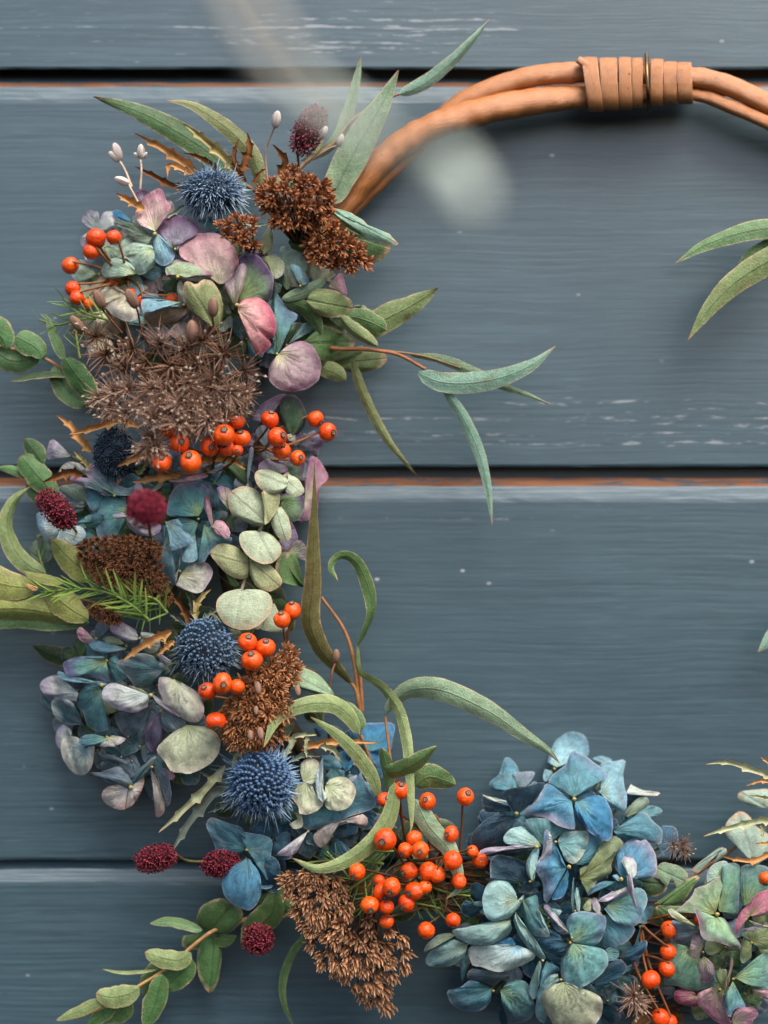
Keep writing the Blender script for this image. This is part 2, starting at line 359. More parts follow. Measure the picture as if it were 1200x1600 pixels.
# ---- petals and broad leaves: a bent sheet fanned out from its claw to a traced rim
PC = {  # claw, middle, rim
 'pk': ((205, 200, 170), (200, 160, 172), (176, 118, 146)), 'pkc': ((214, 208, 172), (206, 176, 172), (184, 120, 146)),
 'hp': ((222, 200, 176), (204, 150, 150), (170, 58, 96)), 'mv': ((142, 158, 146), (140, 132, 150), (124, 84, 124)),
 'gp': ((142, 170, 112), (128, 156, 118), (86, 66, 104)), 'pg': ((172, 186, 144), (160, 186, 164), (150, 172, 170)),
 'gk': ((170, 184, 140), (146, 168, 138), (164, 104, 140)), 'cr': ((200, 196, 160), (196, 192, 170), (180, 176, 172)),
 'lb': ((156, 184, 172), (132, 174, 186), (118, 154, 174)), 'bb': ((108, 160, 168), (66, 132, 168), (72, 118, 160)),
 'tl': ((118, 150, 128), (96, 142, 146), (92, 128, 142)), 'db': ((66, 100, 112), (54, 90, 110), (64, 96, 118)),
 'nv': ((62, 84, 96), (56, 80, 96), (72, 96, 110)), 'gb': ((118, 138, 138), (110, 130, 142), (128, 136, 150)),  # nv: shade on downturned petals put into the pigment
 'll': ((190, 196, 184), (186, 184, 192), (172, 150, 180)), 'gn': ((96, 124, 78), (86, 112, 78), (86, 96, 90)),
 'ol': ((140, 148, 98), (130, 144, 104), (120, 134, 112)), 'bw': ((160, 144, 118), (146, 130, 114), (130, 116, 106)),
 'bm': ((150, 138, 128), (136, 122, 120), (112, 98, 104)), 'yg': ((190, 194, 138), (180, 190, 150), (158, 160, 150)),
 'tg': ((140, 176, 142), (106, 156, 156), (106, 134, 158)), 'tm': ((104, 140, 124), (116, 142, 146), (178, 142, 178)),
 'wb': ((158, 184, 188), (186, 200, 196), (150, 182, 200)), 'tp': ((150, 180, 120), (100, 156, 158), (136, 138, 172)),
 'p3': ((202, 180, 170), (196, 158, 170), (178, 124, 146)), 'cp': ((198, 194, 150), (176, 178, 164), (156, 138, 156)),
 'dg': ((84, 116, 84), (84, 112, 90), (96, 64, 98)), 'dt': ((70, 102, 116), (86, 118, 124), (128, 140, 146)),
 'lw': ((172, 190, 188), (192, 198, 194), (172, 160, 184)), 'cl': ((186, 196, 164), (192, 194, 178), (178, 156, 168)),
 'cg': ((170, 182, 140), (186, 194, 164), (182, 176, 158)), 'pu': ((126, 124, 142), (112, 108, 136), (122, 100, 128)),
 'ck': ((158, 162, 168), (188, 182, 176), (194, 160, 152)), 'tb': ((104, 150, 152), (88, 138, 152), (96, 128, 148)),
 'sk': ((116, 162, 176), (90, 146, 176), (94, 140, 168)), 'pm': ((190, 190, 150), (182, 160, 164), (152, 112, 136)),
 'bp': ((96, 152, 170), (82, 136, 164), (146, 146, 166)), 'pt': ((158, 180, 158), (150, 186, 182), (130, 172, 178)),
 'pb': ((130, 176, 198), (176, 198, 196), (176, 186, 184)), 'tr': ((116, 164, 168), (122, 166, 168), (184, 194, 172)),
 'ot': ((156, 160, 106), (126, 152, 118), (166, 166, 150)), 'gt': ((140, 158, 106), (108, 150, 128), (100, 128, 132)),
 'np': ((150, 180, 128), (138, 174, 140), (112, 90, 110)), 'pq': ((196, 200, 150), (200, 162, 166), (186, 114, 146)),
 'p5': ((170, 160, 120), (176, 116, 130), (158, 78, 110)), 'cm': ((196, 188, 132), (184, 170, 168), (126, 96, 118)),
 'lp': ((206, 204, 158), (200, 188, 176), (178, 134, 176)), 'gy': ((120, 136, 112), (128, 146, 126), (118, 134, 130)),
 'w2': ((124, 160, 172), (182, 194, 186), (190, 184, 174)), 'ty': ((176, 184, 110), (120, 168, 160), (122, 116, 160)),
}
class H:      # one flower head being traced: petals are grouped into florets by their claws
    pass
def fan(base, out, layer, tilt, bow, cup, ruf, seed, pad=7, thin=0):
    bx, by = base; o = np.array(out, float); n = max(20, min(36, 3*len(out))); c = catmull(o, n)
    nu = 9; Lm = np.hypot(c[:, 0]-bx, c[:, 1]-by).max()
    ug = np.linspace(0, 1, nu+1); ug[1:] = ug[1:]**.85
    f0 = fd(bx, by); vs, uv = [], []
    for i in range(nu+1):
        for k in range(n):
            u = ug[i]; th = k/(n-1); s = 2*th-1
            x = bx+(c[k, 0]-bx)*u; y = by+(c[k, 1]-by)*u
            x += .022*Lm*nz(seed, k*.42, 3.)*u; y += .022*Lm*nz(seed+7, k*.42, 5.)*u
            vs.append((x, y, s, u)); uv.append((u, th))
    vs = np.array(vs); F = field(vs[:, 0], vs[:, 1])
    u, s = vs[:, 3], vs[:, 2]
    d = .75*F+.12*f0+(layer-6)*pad+tilt[0]*(vs[:, 0]-bx)+tilt[1]*(vs[:, 1]-by)
    d += bow*Lm*(u-u*u*1.25)*2+cup*Lm*(s*s-.35)*u*1.1
    d += ruf*Lm*np.array([nz(a*2.2+seed, b*2.4, seed) for a, b in zip(u, s)])*u**1.5
    d += .55*ruf*Lm*np.array([nz(a*5+seed*2, b*6.5, seed+3) for a, b in zip(u, s)])*u**2
    return np.stack([vs[:, 0], vs[:, 1], np.maximum(d, 5)], 1), grid_faces(nu+1, n), np.array(uv), Lm
def petalcol(key, uv, seed, rim=1.):
    a, m_, r = (lin(q) for q in PC[key]); u = uv[:, 0]; s = np.abs(uv[:, 1]*2-1)
    g = np.array([nz(x*2.2+seed, y*2.6, seed) for x, y in uv])
    k1 = np.clip((u+.25*g)/.55, 0, 1); k1 = k1*k1*(3-2*k1)
    e = np.maximum(u, .55+.45*s**5*np.clip(u*2, 0, 1)) if True else u
    k2 = np.clip((np.maximum(u, s**6*np.clip(u*1.6, 0, 1))-.62+.28*g)/.4, 0, 1)**1.5
    c = a[None]*(1-k1[:, None])+m_[None]*k1[:, None]
    c = c*(1-k2[:, None])+r[None]*k2[:, None]
    g2 = np.array([nz(x*1.1+seed*2, y*1.3+4, seed+9) for x, y in uv])
    return np.clip(c*(1.12+.24*g2[:, None]), 0, .9)
def O(hd, fr, layer, key, base, out, tilt=None, bow=None, cup=None, ruf=.15, leaf=False):
    x0, y0, k = fr; T = lambda q: (x0+q[0]*k, y0+q[1]*k)
    hd.append((layer, key, T(base), [T(q) for q in out], tilt, bow, cup, ruf, leaf))
def near(a, b): return math.hypot(a[0]-b[0], a[1]-b[1]) < 13
def build_head(root, items, pad=7, filler=(), seed=0):
    groups = []
    for it in items:
        for g in groups:
            if near(g[0][2], it[2]): g.append(it); break
        else: groups.append([it])
    rr = random.Random(seed)
    for cx, cy, rx, ry, n, keys in filler:
        for i in range(n):
            a = rr.uniform(0, 6.283); q = math.sqrt(rr.random()); x, y = cx+rx*q*math.cos(a), cy+ry*q*math.sin(a)
            g = []; a0 = rr.uniform(0, 6.28); ln = rr.uniform(32, 48); kk = rr.choice(keys)
            for p in range(4):
                t = a0+p*1.571+rr.uniform(-.2, .2); out = []
                for z in range(9):
                    ph = -1.15+2.3*z/8; rad = ln*(1-.28*abs(ph)**1.6)*rr.uniform(.94, 1.04)*(.55 if z in (0, 8) else 1)
                    out.append((x+rad*math.cos(t+ph*.62), y+rad*math.sin(t+ph*.62)))
                g.append((rr.uniform(-.5, 3.6), kk, (x, y), out, (rr.uniform(-.5, .5), rr.uniform(-.5, .5)), rr.uniform(-.1, .25), None, .16, False, 1))
            groups.append(g)
    for gi, g in enumerate(groups):
        bx = sum(i[2][0] for i in g)/len(g); by = sum(i[2][1] for i in g)/len(g); f0 = fd(bx, by)
        ly = max(i[0] for i in g) if len(g) > 1 else g[0][0]-1.2
        dz = .87*f0+(ly-6)*pad+(2 if len(g) > 2 else 0 if len(g) == 2 else -4); dz = max(dz, 6)
        r = {1: 1.0, 2: 2.4}.get(len(g), 3.6) if g[0][0] not in (None,) and not g[0][9:] else 1.8
        # eye of the floret: a knobbly bead on a short stalk
        vs, fs = [], []
        for i in range(7):
            for k in range(9):
                ph = math.pi*i/6; th = 2*math.pi*k/8; q = r*(1+.25*nz(th*2, ph*2, gi))
                vs.append((bx+q*math.sin(ph)*math.cos(th), by+q*math.sin(ph)*math.sin(th), dz+q*math.cos(ph)))
        fs = grid_faces(7, 9)
        tv, tf, _ = tube_geo([(bx, by, dz-1), (bx+rr.uniform(-6, 6), by+rr.uniform(-6, 6), dz*.5), (bx*.8+root['cx']*.2, by*.8+root['cy']*.2, max(4, dz*.12))], 2.2, 2.6, 6, 8)
        o_ = len(vs); vs = np.vstack([np.array(vs), tv]); fs = fs+[tuple(q+o_ for q in f) for f in tf]
        col = np.vstack([np.tile(lin((172, 158, 98)), (o_, 1)), np.tile(lin((120, 128, 92)), (len(tv), 1))])
        fl = mesh('floret', PA(vs), fs, M['stem'], root, None, col)
        for it in g:
            ly_, key, base, out, tilt, bow, cup, ruf, leaf = it[:9]
            sd_ = rr.uniform(0, 90)
            if tilt is None: tilt = (rr.gauss(0, .20), rr.gauss(.04, .20))
            if bow is None: bow = rr.uniform(.0, .26)
            if cup is None: cup = rr.uniform(-.28, .16)
            v, f, uv, Lm = fan(base, out, ly_, tilt, bow, cup, ruf, sd_, pad)
            mesh('petal', PA(v), f, M['petal'], fl, uv, petalcol(key, uv, sd_), edge=uv[:, 0])
def head(label, x, y, items, group='dried hydrangea heads on the wreath', **k):
    r = thing('hydrangea', label, 'hydrangea', x, y, 20, group); r['cx'] = x; r['cy'] = y
    build_head(r, items, **k); del r['cx']; del r['cy']
    return r
def OL(parent, fr, layer, key, base, out, tilt=(0, 0), bow=.1, cup=-.1, ruf=.05, name='leaf', pad=7):
    """a broad leaf traced by its rim"""
    x0, y0, k = fr; T = lambda q: (x0+q[0]*k, y0+q[1]*k); LN[0] += 1; sd_ = LN[0]*1.37
    v, f, uv, _ = fan(T(base), [T(q) for q in out], layer, tilt, bow, cup, ruf, sd_, pad)
    e = np.maximum(uv[:, 0], .55*np.abs(uv[:, 1]*2-1)**8)
    q = np.array([T(p) for p in out]); q0 = np.array(T(base)); ax = q[np.argmax(np.hypot(*(q-q0).T))]-q0; al = np.hypot(*ax); ax = ax/al
    rel = v[:, :2]-q0; lat = rel@np.array((-ax[1], ax[0])); uv2 = np.stack([np.clip(rel@ax/al, 0, 1), .5+.5*lat/(np.abs(lat).max()+1e-6)], 1)
    return mesh(name, PA(v), f, M['leaf'], parent, uv2, leafcol(key, uv2, sd_), edge=e)
# ---- berries
def berry_meshes():
    out = []
    for s in range(4):
        vs, nu, nv = [], 15, 20
        for i in range(nu):
            ph = math.pi*i/(nu-1)
            for k in range(nv+1):
                th = 2*math.pi*k/nv; p = Vector((math.sin(ph)*math.cos(th), math.sin(ph)*math.sin(th), math.cos(ph)))
                q = 1+.06*noise.noise(p*1.5+Vector((s*5, 0, 0)))+(.035 if s % 2 else .012)*noise.noise(p*4.5+Vector((s*9, 2, 0)))
                q *= 1-.07*max(0, p.z)**8
                vs.append(tuple(p*q*.97))
        me = bpy.data.meshes.new('berry'); me.from_pydata(vs, [], grid_faces(nu, nv+1)); finish(me, M['berry']); out.append(me)
    prof = [(.0, .955), (.07, .96), (.10, 1.0), (.15, 1.015), (.17, .97), (.22, .965), (.25, 1.05), (.30, 1.055), (.335, .98), (.30, .86)]
    vs, col = [], []
    for i, (r, z) in enumerate(prof):
        for k in range(13):
            th = 2*math.pi*k/12; q = 1+.12*math.sin(th*5+1)*(i > 5); vs.append((r*q*math.cos(th), r*q*math.sin(th), z+.025*math.sin(th*5)*(i > 5)))
            col.append(lin((176, 150, 126)) if i in (2, 3) else lin((112, 88, 74)) if i in (6, 7) else lin((64, 46, 40)))
    me = bpy.data.meshes.new('calyx'); me.from_pydata(vs, [], grid_faces(len(prof), 13)); finish(me, M['dry'], None, np.array(col))
    return out, me
BERRY, CALYX = berry_meshes()
def hips(root, lst, hub, dz=0, stemcol=(132, 92, 54), stems=True):
    """lst: x, y, r[, calyx dx, dy in radii (None when hidden)[, extra depth]]"""
    for i, q in enumerate(lst):
        x, y, r = q[:3]; cd = q[3] if len(q) > 3 else (R.uniform(-.5, .5), R.uniform(-.2, .6)); e = q[4] if len(q) > 4 else R.uniform(-8, 10)
        d = fd(x, y)+14+dz+e
        if cd is None: cd = (R.uniform(-.5, .5), .6); up = -.65
        else: up = math.sqrt(max(.02, 1-min(.98, cd[0]**2+cd[1]**2)))
        dr = wdir(cd[0], cd[1], up); qt = dr.to_track_quat('Z', 'Y'); k = S*(D-d)/D
        sx = R.uniform(.94, 1.06); r *= R.uniform(.93, 1.07)
        bo = shared('berry', BERRY[i % 4], root, P(x, y, d), qt, (r*k*sx, r*k/sx, r*k*R.uniform(.92, 1.0)))
        c = bpy.data.objects.new('calyx', CALYX); link(c, bo)
        if stems:
            hx, hy = hub[i % len(hub)] if isinstance(hub, list) else hub
            bk = np.array((x-cd[0]*r*.9, y-cd[1]*r*.9, d-up*r*.9)); hb = np.array((hx, hy, fd(hx, hy)*.55+dz))
            md = (bk+hb)/2+np.array((R.uniform(-8, 8), R.uniform(-8, 8), 10))
            tube('stem', root, [tuple(bk), tuple(md), tuple(hb)], 1.7, 2.4, 'stem', stemcol, 6)
# ---- tufts of a dried flower head, starbursts, needles, pods
def tuft_mesh(name, n, spread, ln, wd, c0, c1, seed, curl=.25):
    r = random.Random(seed); vs, fs, col = [], [], []
    for i in range(n):
        z = 1-(1-math.cos(spread))*((i+.5)/n); a = i*2.39996+r.uniform(-.3, .3); s = math.sqrt(max(0, 1-z*z))
        d = Vector((s*math.cos(a), s*math.sin(a), z)); t = d.cross((0, 0, 1)); t = t.normalized() if t.length > .01 else Vector((1, 0, 0)); nn = t.cross(d)
        l = ln*r.uniform(.75, 1.1); b = len(vs); cc = r.uniform(.75, 1.2)
        for u, h in ((.12, .35), (.5, 1), (.8, .7), (1, .05)):
            p = d*l*u+nn*(curl*l*u*u*r.uniform(-.6, 1))
            for q in (-1, 0, 1):
                vs.append(tuple(p+t*q*wd*h-nn*abs(q)*wd*h*.5)); col.append(np.clip((lin(c0)*(1-u)+lin(c1)*u)*cc, 0, 1))
        for k in range(3):
            for q in range(2): fs.append((b+k*3+q, b+k*3+q+1, b+k*3+q+4, b+k*3+q+3))
    me = bpy.data.meshes.new(name); me.from_pydata(vs, [], fs); finish(me, M['dry'], None, np.array(col), False); return me
def burst_mesh(name, n, ln, wd, c0, c1, seed, spread=1.5, seedhead=0):
    r = random.Random(seed); vs, fs, col = [], [], []
    for i in range(n):
        z = 1-(1-math.cos(spread))*((i+.5)/n); a = i*2.39996+r.uniform(-.5, .5); s = math.sqrt(max(0, 1-z*z))
        d = Vector((s*math.cos(a), s*math.sin(a), z)); t = d.cross((.3, .2, 1)).normalized(); nn = t.cross(d); bend = Vector((r.uniform(-1, 1), r.uniform(-1, 1), r.uniform(-.6, .6)))*.4
        l = ln*r.uniform(.6, 1.1); b = len(vs); cc = r.uniform(.7, 1.25)
        for u, h in ((0, 1), (.4, .8), (.75, .6), (1, .25)):
            p = d*l*u+bend*l*u*u
            for q in range(3): vs.append(tuple(p+(t*math.cos(q*2.094)+nn*math.sin(q*2.094))*wd*h)); col.append(np.clip((lin(c0)*(1-u)+lin(c1)*u)*cc, 0, 1))
        for k in range(3):
            for q in range(3): fs.append((b+k*3+q, b+k*3+(q+1) % 3, b+k*3+3+(q+1) % 3, b+k*3+3+q))
        if i < seedhead:                                  # a flattened fruit at the ray's end
            e = d*l+bend*l; b = len(vs); k_ = .085*ln
            for q in ((1, 0, 0), (0, 1, 0), (-1, 0, 0), (0, -1, 0), (0, 0, 1.6), (0, 0, -1.6)): vs.append(tuple(e+Vector(q)*k_)); col.append(lin((188, 168, 150))*r.uniform(.6, 1.05))
            for q in ((0, 1, 4), (1, 2, 4), (2, 3, 4), (3, 0, 4), (1, 0, 5), (2, 1, 5), (3, 2, 5), (0, 3, 5)): fs.append(tuple(b+z_ for z_ in q))
    me = bpy.data.meshes.new(name); me.from_pydata(vs, [], fs); finish(me, M['dry'], None, np.array(col), False); return me
def needle_mesh(name, col0, col1, bend):
    vs, fs, col = [], [], []
    for i in range(7):
        u = i/6; h = .055*(u+.15)**.4*(1.02-u)**.5; x = bend*u*u
        for q in (-1, 0, 1): vs.append((x+0, q*h, u) if False else (q*h, x-abs(q)*h*.4, u)); col.append(lin(col0)*(1-u)+lin(col1)*u)
    me = bpy.data.meshes.new(name); me.from_pydata(vs, [], grid_faces(7, 3)); finish(me, M['leaf'], np.array([(i/6, q/2) for i in range(7) for q in range(3)]), np.array(col)); return me
NEEDLE = [needle_mesh('needle', (98, 138, 58), (148, 176, 84), b) for b in (.05, .18, -.16)]
NEEDLE_D = [needle_mesh('needle', (58, 92, 44), (92, 128, 62), b) for b in (.05, .2, -.2)]
def pod_mesh():
    vs, col = [], []; prof = [(0, -1), (.3, -.95), (.48, -.6), (.56, -.1), (.5, .4), (.34, .8), (.12, 1.05), (0, .98)]
    for i, (r, z) in enumerate(prof):
        for k in range(13):
            th = 2*math.pi*k/12; q = 1+.10*math.cos(th*5); vs.append((r*q*math.cos(th), r*q*math.sin(th), z)); col.append(lin((226, 214, 206))*(1 if math.cos(th*5) > -.4 else .72))
    me = bpy.data.meshes.new('pod'); me.from_pydata(vs, [], grid_faces(len(prof), 13)); finish(me, M['dry'], None, np.array(col)); return me
def recol(me, k, name=None):
    m2 = me.copy(); a = m2.color_attributes['pigment']; c = np.empty(len(m2.vertices)*4, np.float32); a.data.foreach_get('color', c); c = c.reshape(-1, 4); c[:, :3] *= np.array(k, np.float32); a.data.foreach_set('color', c.ravel()); return m2
POD = pod_mesh(); POD_B = recol(POD, (.42, .28, .22))
def pods(root, lst, brown=False, dz=25):
    """lst: x, y, r, tip angle in degrees (0 = right, 90 = down), stem points"""
    for x, y, r, an, st in lst:
        d = fd(x, y)+dz; dr = wdir(math.cos(math.radians(an)), math.sin(math.radians(an)), .35); k = S*(D-d)/D
        shared('pod', POD_B if brown else POD, root, P(x, y, d), dr.to_track_quat('Z', 'Y'), r*k)
        if st:
            ux, uy = math.cos(math.radians(an)), math.sin(math.radians(an))
            pts = [(x-ux*r*.9, y-uy*r*.9, d-r*.3)]+[(a, b_, fd(a, b_)+dz*(.6-.5*i)) for i, (a, b_) in enumerate(st)]
            tube('stem', root, pts, 1.4, 1.9, 'stem', (120, 78, 56) if brown else (196, 172, 150), 6)
def inpoly(x, y, poly):
    c = False; j = len(poly)-1
    for i in range(len(poly)):
        if (poly[i][1] > y) != (poly[j][1] > y) and x < (poly[j][0]-poly[i][0])*(y-poly[i][1])/(poly[j][1]-poly[i][1])+poly[i][0]: c = not c
        j = i
    return c
def scatter(poly, gap, rr, tries=6000, cap=400):
    xs = [p[0] for p in poly]; ys = [p[1] for p in poly]; out = []
    for _ in range(tries):
        x, y = rr.uniform(min(xs), max(xs)), rr.uniform(min(ys), max(ys))
        if inpoly(x, y, poly) and all((x-a)**2+(y-b)**2 > gap*gap for a, b in out): out.append((x, y))
        if len(out) >= cap: break
    return out
def tufted(root, meshes, poly, gap, size, dz, lean=(0, 0), hub=None, seed=1, name='tuft', jd=12, hump=14, stemcol=(84, 56, 40), wide=.7, stems=True):
    rr = random.Random(seed); pts = scatter(poly, gap, rr); cx = sum(p[0] for p in poly)/len(poly); cy = sum(p[1] for p in poly)/len(poly)
    rad = max(math.hypot(p[0]-cx, p[1]-cy) for p in poly); hub = hub or (cx, cy)
    sv, sf = [], []
    for x, y in pts:
        q = math.hypot(x-cx, y-cy)/rad; d = fd(x, y)+dz+hump*(1-q*q)+rr.uniform(-jd, jd); k = S*(D-d)/D
        dr = wdir((x-cx)/rad*wide+lean[0]+rr.uniform(-.3, .3), (y-cy)/rad*wide+lean[1]+rr.uniform(-.3, .3), .9)
        qt = dr.to_track_quat('Z', 'Y') @ Quaternion((0, 0, 1), rr.uniform(0, 6.28)); s = size*rr.uniform(.8, 1.15)
        shared(name, rr.choice(meshes), root, P(x, y, d)-dr*s*.45*k, qt, s*k)
        v, f, _ = tube_geo([(x, y, d-s*.4), ((x+hub[0])/2, (y+hub[1])/2, d-s*1.2), (hub[0], hub[1], max(10, fd(*hub)*.3))], 1.3, 2., 5, 6)
        o_ = sum(len(a) for a in sv); sv.append(v); sf += [tuple(i+o_ for i in g) for g in f]
    if stems: st = mesh('stalks', PA(np.vstack(sv)), sf, M['stem'], root, None, lin(stemcol)); st['kind'] = 'stuff'
def thistle(root, x, y, rx, ry, dz, axis, n=520, ln=20, c0=(58, 84, 116), c1=(120, 154, 184), budc=(88, 118, 148), seed=1, bud=2.9, reach=2.0):
    rr = random.Random(seed); d0 = fd(x, y)+dz; rz = (rx+ry)*.5; ax = Vector(axis).normalized(); qt = Vector((0, 0, 1)).rotation_difference(ax)
    vs, fs, col = [], [], []; bv, bf, bc = [], [], []
    for i in range(n):
        z = 1-(1-math.cos(reach))*(i+.5)/n; a = i*2.39996323; s = math.sqrt(max(0, 1-z*z)); q = qt @ Vector((s*math.cos(a), s*math.sin(a), z))
        p = Vector((x+q.x*rx, y+q.y*ry, d0+q.z*rz*.85)); nd = Vector((q.x/rx, q.y/ry, q.z/rz)).normalized()
        dn = (nd+Vector((rr.gauss(0, .26), rr.gauss(.12, .26), rr.gauss(0, .2)))-ax*.25*(1-z)).normalized()
        t = dn.cross(Vector((.2, .3, 1))).normalized(); b_ = t.cross(dn); l = ln*(rr.uniform(.5, 1.3) if rr.random() > .06 else 1.6)*(.75+.35*(1-z))*(1 if bud < 2.5 else .35+.65*min(1, max(0, (1-z)/.55)))*(.85+.55*nz(q.x*1.6+seed, q.y*1.6, q.z*1.6)); o_ = len(vs); cc = rr.uniform(.7, 1.3)
        if nz(q.x*3, q.y*3, seed+q.z*3) > .38: continue
        cv_ = Vector((rr.gauss(0, .2), rr.gauss(.1, .2), rr.gauss(0, .2)))
        for u, h in ((0, 1.4), (.5, 1.0), (1, .15)):
            for k in range(3): vs.append(tuple(p+dn*l*u+cv_*l*u*u+(t*math.cos(k*2.094)+b_*math.sin(k*2.094))*h)); col.append(np.clip((lin(c0)*(1-u)+lin(c1)*u)*cc, 0, 1))
        for u in range(2):
            for k in range(3): fs.append((o_+u*3+k, o_+u*3+(k+1) % 3, o_+u*3+3+(k+1) % 3, o_+u*3+3+k))
        if i % 2 == 0 and z > -.2:
            o_ = len(bv); e = p+nd*((4 if bud < 2.5 else 7)+3*rr.random())
            for u in range(5):
                for k in range(7):
                    ph = math.pi*u/4; th = 2*math.pi*k/6; w_ = Vector((math.sin(ph)*math.cos(th), math.sin(ph)*math.sin(th), math.cos(ph)))*bud; bv.append(tuple(e+w_)); bc.append(lin(budc)*rr.uniform(.8, 1.2))
            bf += [tuple(o_+g for g in f) for f in grid_faces(5, 7)]
    cv = []
    for u in range(11):
        for k in range(17):
            ph = math.pi*u/10; th = 2*math.pi*k/16; cv.append((x+rx*.99*math.sin(ph)*math.cos(th), y+ry*.99*math.sin(ph)*math.sin(th), d0+rz*.84*math.cos(ph)))
    core = mesh('flower_core', PA(cv), grid_faces(11, 17), M['dry'], root, None, lin((58, 70, 84)))
    o1 = mesh('spines', PA(vs), fs, M['spine'], root, None, np.array(col), False); o1['kind'] = 'stuff'
    o2 = mesh('buds', PA(bv), bf, M['spine'], root, None, np.array(bc)); o2['kind'] = 'stuff'
    b0 = Vector((x, y, d0))-Vector((ax.x*rx, ax.y*ry, ax.z*rz))*.8
    tube('stem', root, [tuple(b0), (b0.x-ax.x*25, b0.y-ax.y*25, max(12, b0.z*.5)), (b0.x-ax.x*70, b0.y-ax.y*70+10, 14)], 4, 4.5, 'stem', (110, 116, 92), 8)
def bract(root, pts, w_, key, d0, d1, teeth=4, **k):
    k.setdefault('nu', 36); k.setdefault('nv', 4); k.setdefault('cup', -.25); k.setdefault('ruf', .12); k.setdefault('a', .35); k.setdefault('b', .75)
    return L(root, pts, w_*1.3, key, d0, d1, name='bract', m='dry', teeth=teeth, **k)
def burnet(root, p0, p1, w_, dz, stem, n=420, seed=1, c=((92, 28, 42), (150, 62, 74))):
    rr = random.Random(seed); a = Vector((p0[0], p0[1], 0)); b_ = Vector((p1[0], p1[1], 0)); m_ = (a+b_)/2; ax = (b_-a); ln = ax.length; axn = ax.normalized() if ln > 2 else Vector((0, 0, 1))
    d0 = fd(m_.x, m_.y)+dz; qt = Vector((0, 0, 1)).rotation_difference(axn); vs, fs, col = [], [], []
    hx, hz = w_/2, max(w_/2, ln/2)
    cv = []
    for u in range(9):
        for k in range(13):
            ph = math.pi*u/8; th = 2*math.pi*k/12; q = qt @ Vector((hx*.86*math.sin(ph)*math.cos(th), hx*.86*math.sin(ph)*math.sin(th), hz*.9*math.cos(ph))); cv.append((m_.x+q.x, m_.y+q.y, d0+q.z))
    vs += cv; fs += grid_faces(9, 13); col += [lin((58, 22, 30))]*len(cv)
    for i in range(n):
        z = 1-2*(i+.5)/n; an = i*2.39996323; s = math.sqrt(1-z*z)**.8; q = Vector((hx*s*math.cos(an), hx*s*math.sin(an), hz*z)); nd = (qt @ Vector((s*math.cos(an), s*math.sin(an), z*.5))).normalized(); q = qt @ q
        p = Vector((m_.x+q.x, m_.y+q.y, d0+q.z))+Vector((rr.gauss(0, 1.2), rr.gauss(0, 1.2), rr.gauss(0, 1.2)))+nd*rr.uniform(-1.5, 1.8); t = nd.cross(Vector((.3, .1, 1))).normalized(); bb = t.cross(nd); cc = rr.uniform(.7, 1.35)
        for k in range(3):                                   # a tiny three-lobed flower
            an2 = k*2.094+rr.uniform(0, 2); dr = (nd*.75+t*math.cos(an2)*.8+bb*math.sin(an2)*.8).normalized(); sd_ = dr.cross(nd).normalized(); o_ = len(vs); l = 4.0*rr.uniform(.6, 1.4)
            for u, h in ((0, .5), (.6, 1.2), (1, .4)):
                for g in (-1, 1): vs.append(tuple(p+dr*l*u+sd_*g*h)); col.append(np.clip((lin(c[0])*(1-u)+lin(c[1])*u)*cc, 0, 1))
            fs += [(o_, o_+1, o_+3, o_+2), (o_+2, o_+3, o_+5, o_+4)]
    o = mesh('flower_cone', PA(vs), fs, M['dry'], root, None, np.array(col), False)
    st = [(p0[0], p0[1], d0)]+[(q[0], q[1], max(14, fd(*q[:2])*.6)) if len(q) == 2 else q for q in stem]
    tube('stem', root, st, 2.0, 2.4, 'stem', (124, 112, 66), 6)
def needles(root, stem, lst=None, n=26, ln=34, dz=20, meshes=NEEDLE, seed=1, spread=1.0, wide=1.):
    rr = random.Random(seed); c = catmull([(x, y) for x, y in stem], 40); k0 = len(c)
    tube('stem', root, [(x, y, fd(x, y)+dz) for x, y in stem], 2.2, 1.6, 'stem', (112, 128, 62), 6)
    for i in range(n):
        t = (i+.5)/n; j = int(t*(k0-1)); x, y = c[j]; tx, ty = c[min(j+1, k0-1)]-c[max(j-1, 0)]; q = math.hypot(tx, ty); tx, ty = tx/q, ty/q
        sd_ = 1 if i % 2 else -1; a = spread*rr.uniform(.6, 1.1)*sd_*(1-.5*t); ca, sa = math.cos(a), math.sin(a); dx, dy = tx*ca-ty*sa, tx*sa+ty*ca
        d = fd(x, y)+dz; dr = wdir(dx, dy, rr.uniform(-.2, .55)); k = S*(D-d)/D; l = ln*rr.uniform(.7, 1.2)*(1-.35*t)
        shared('needle', rr.choice(meshes), root, P(x, y, d), dr.to_track_quat('Z', 'Y') @ Quaternion((0, 0, 1), rr.uniform(0, 6.28)), (l*k*wide, l*k*wide, l*k))
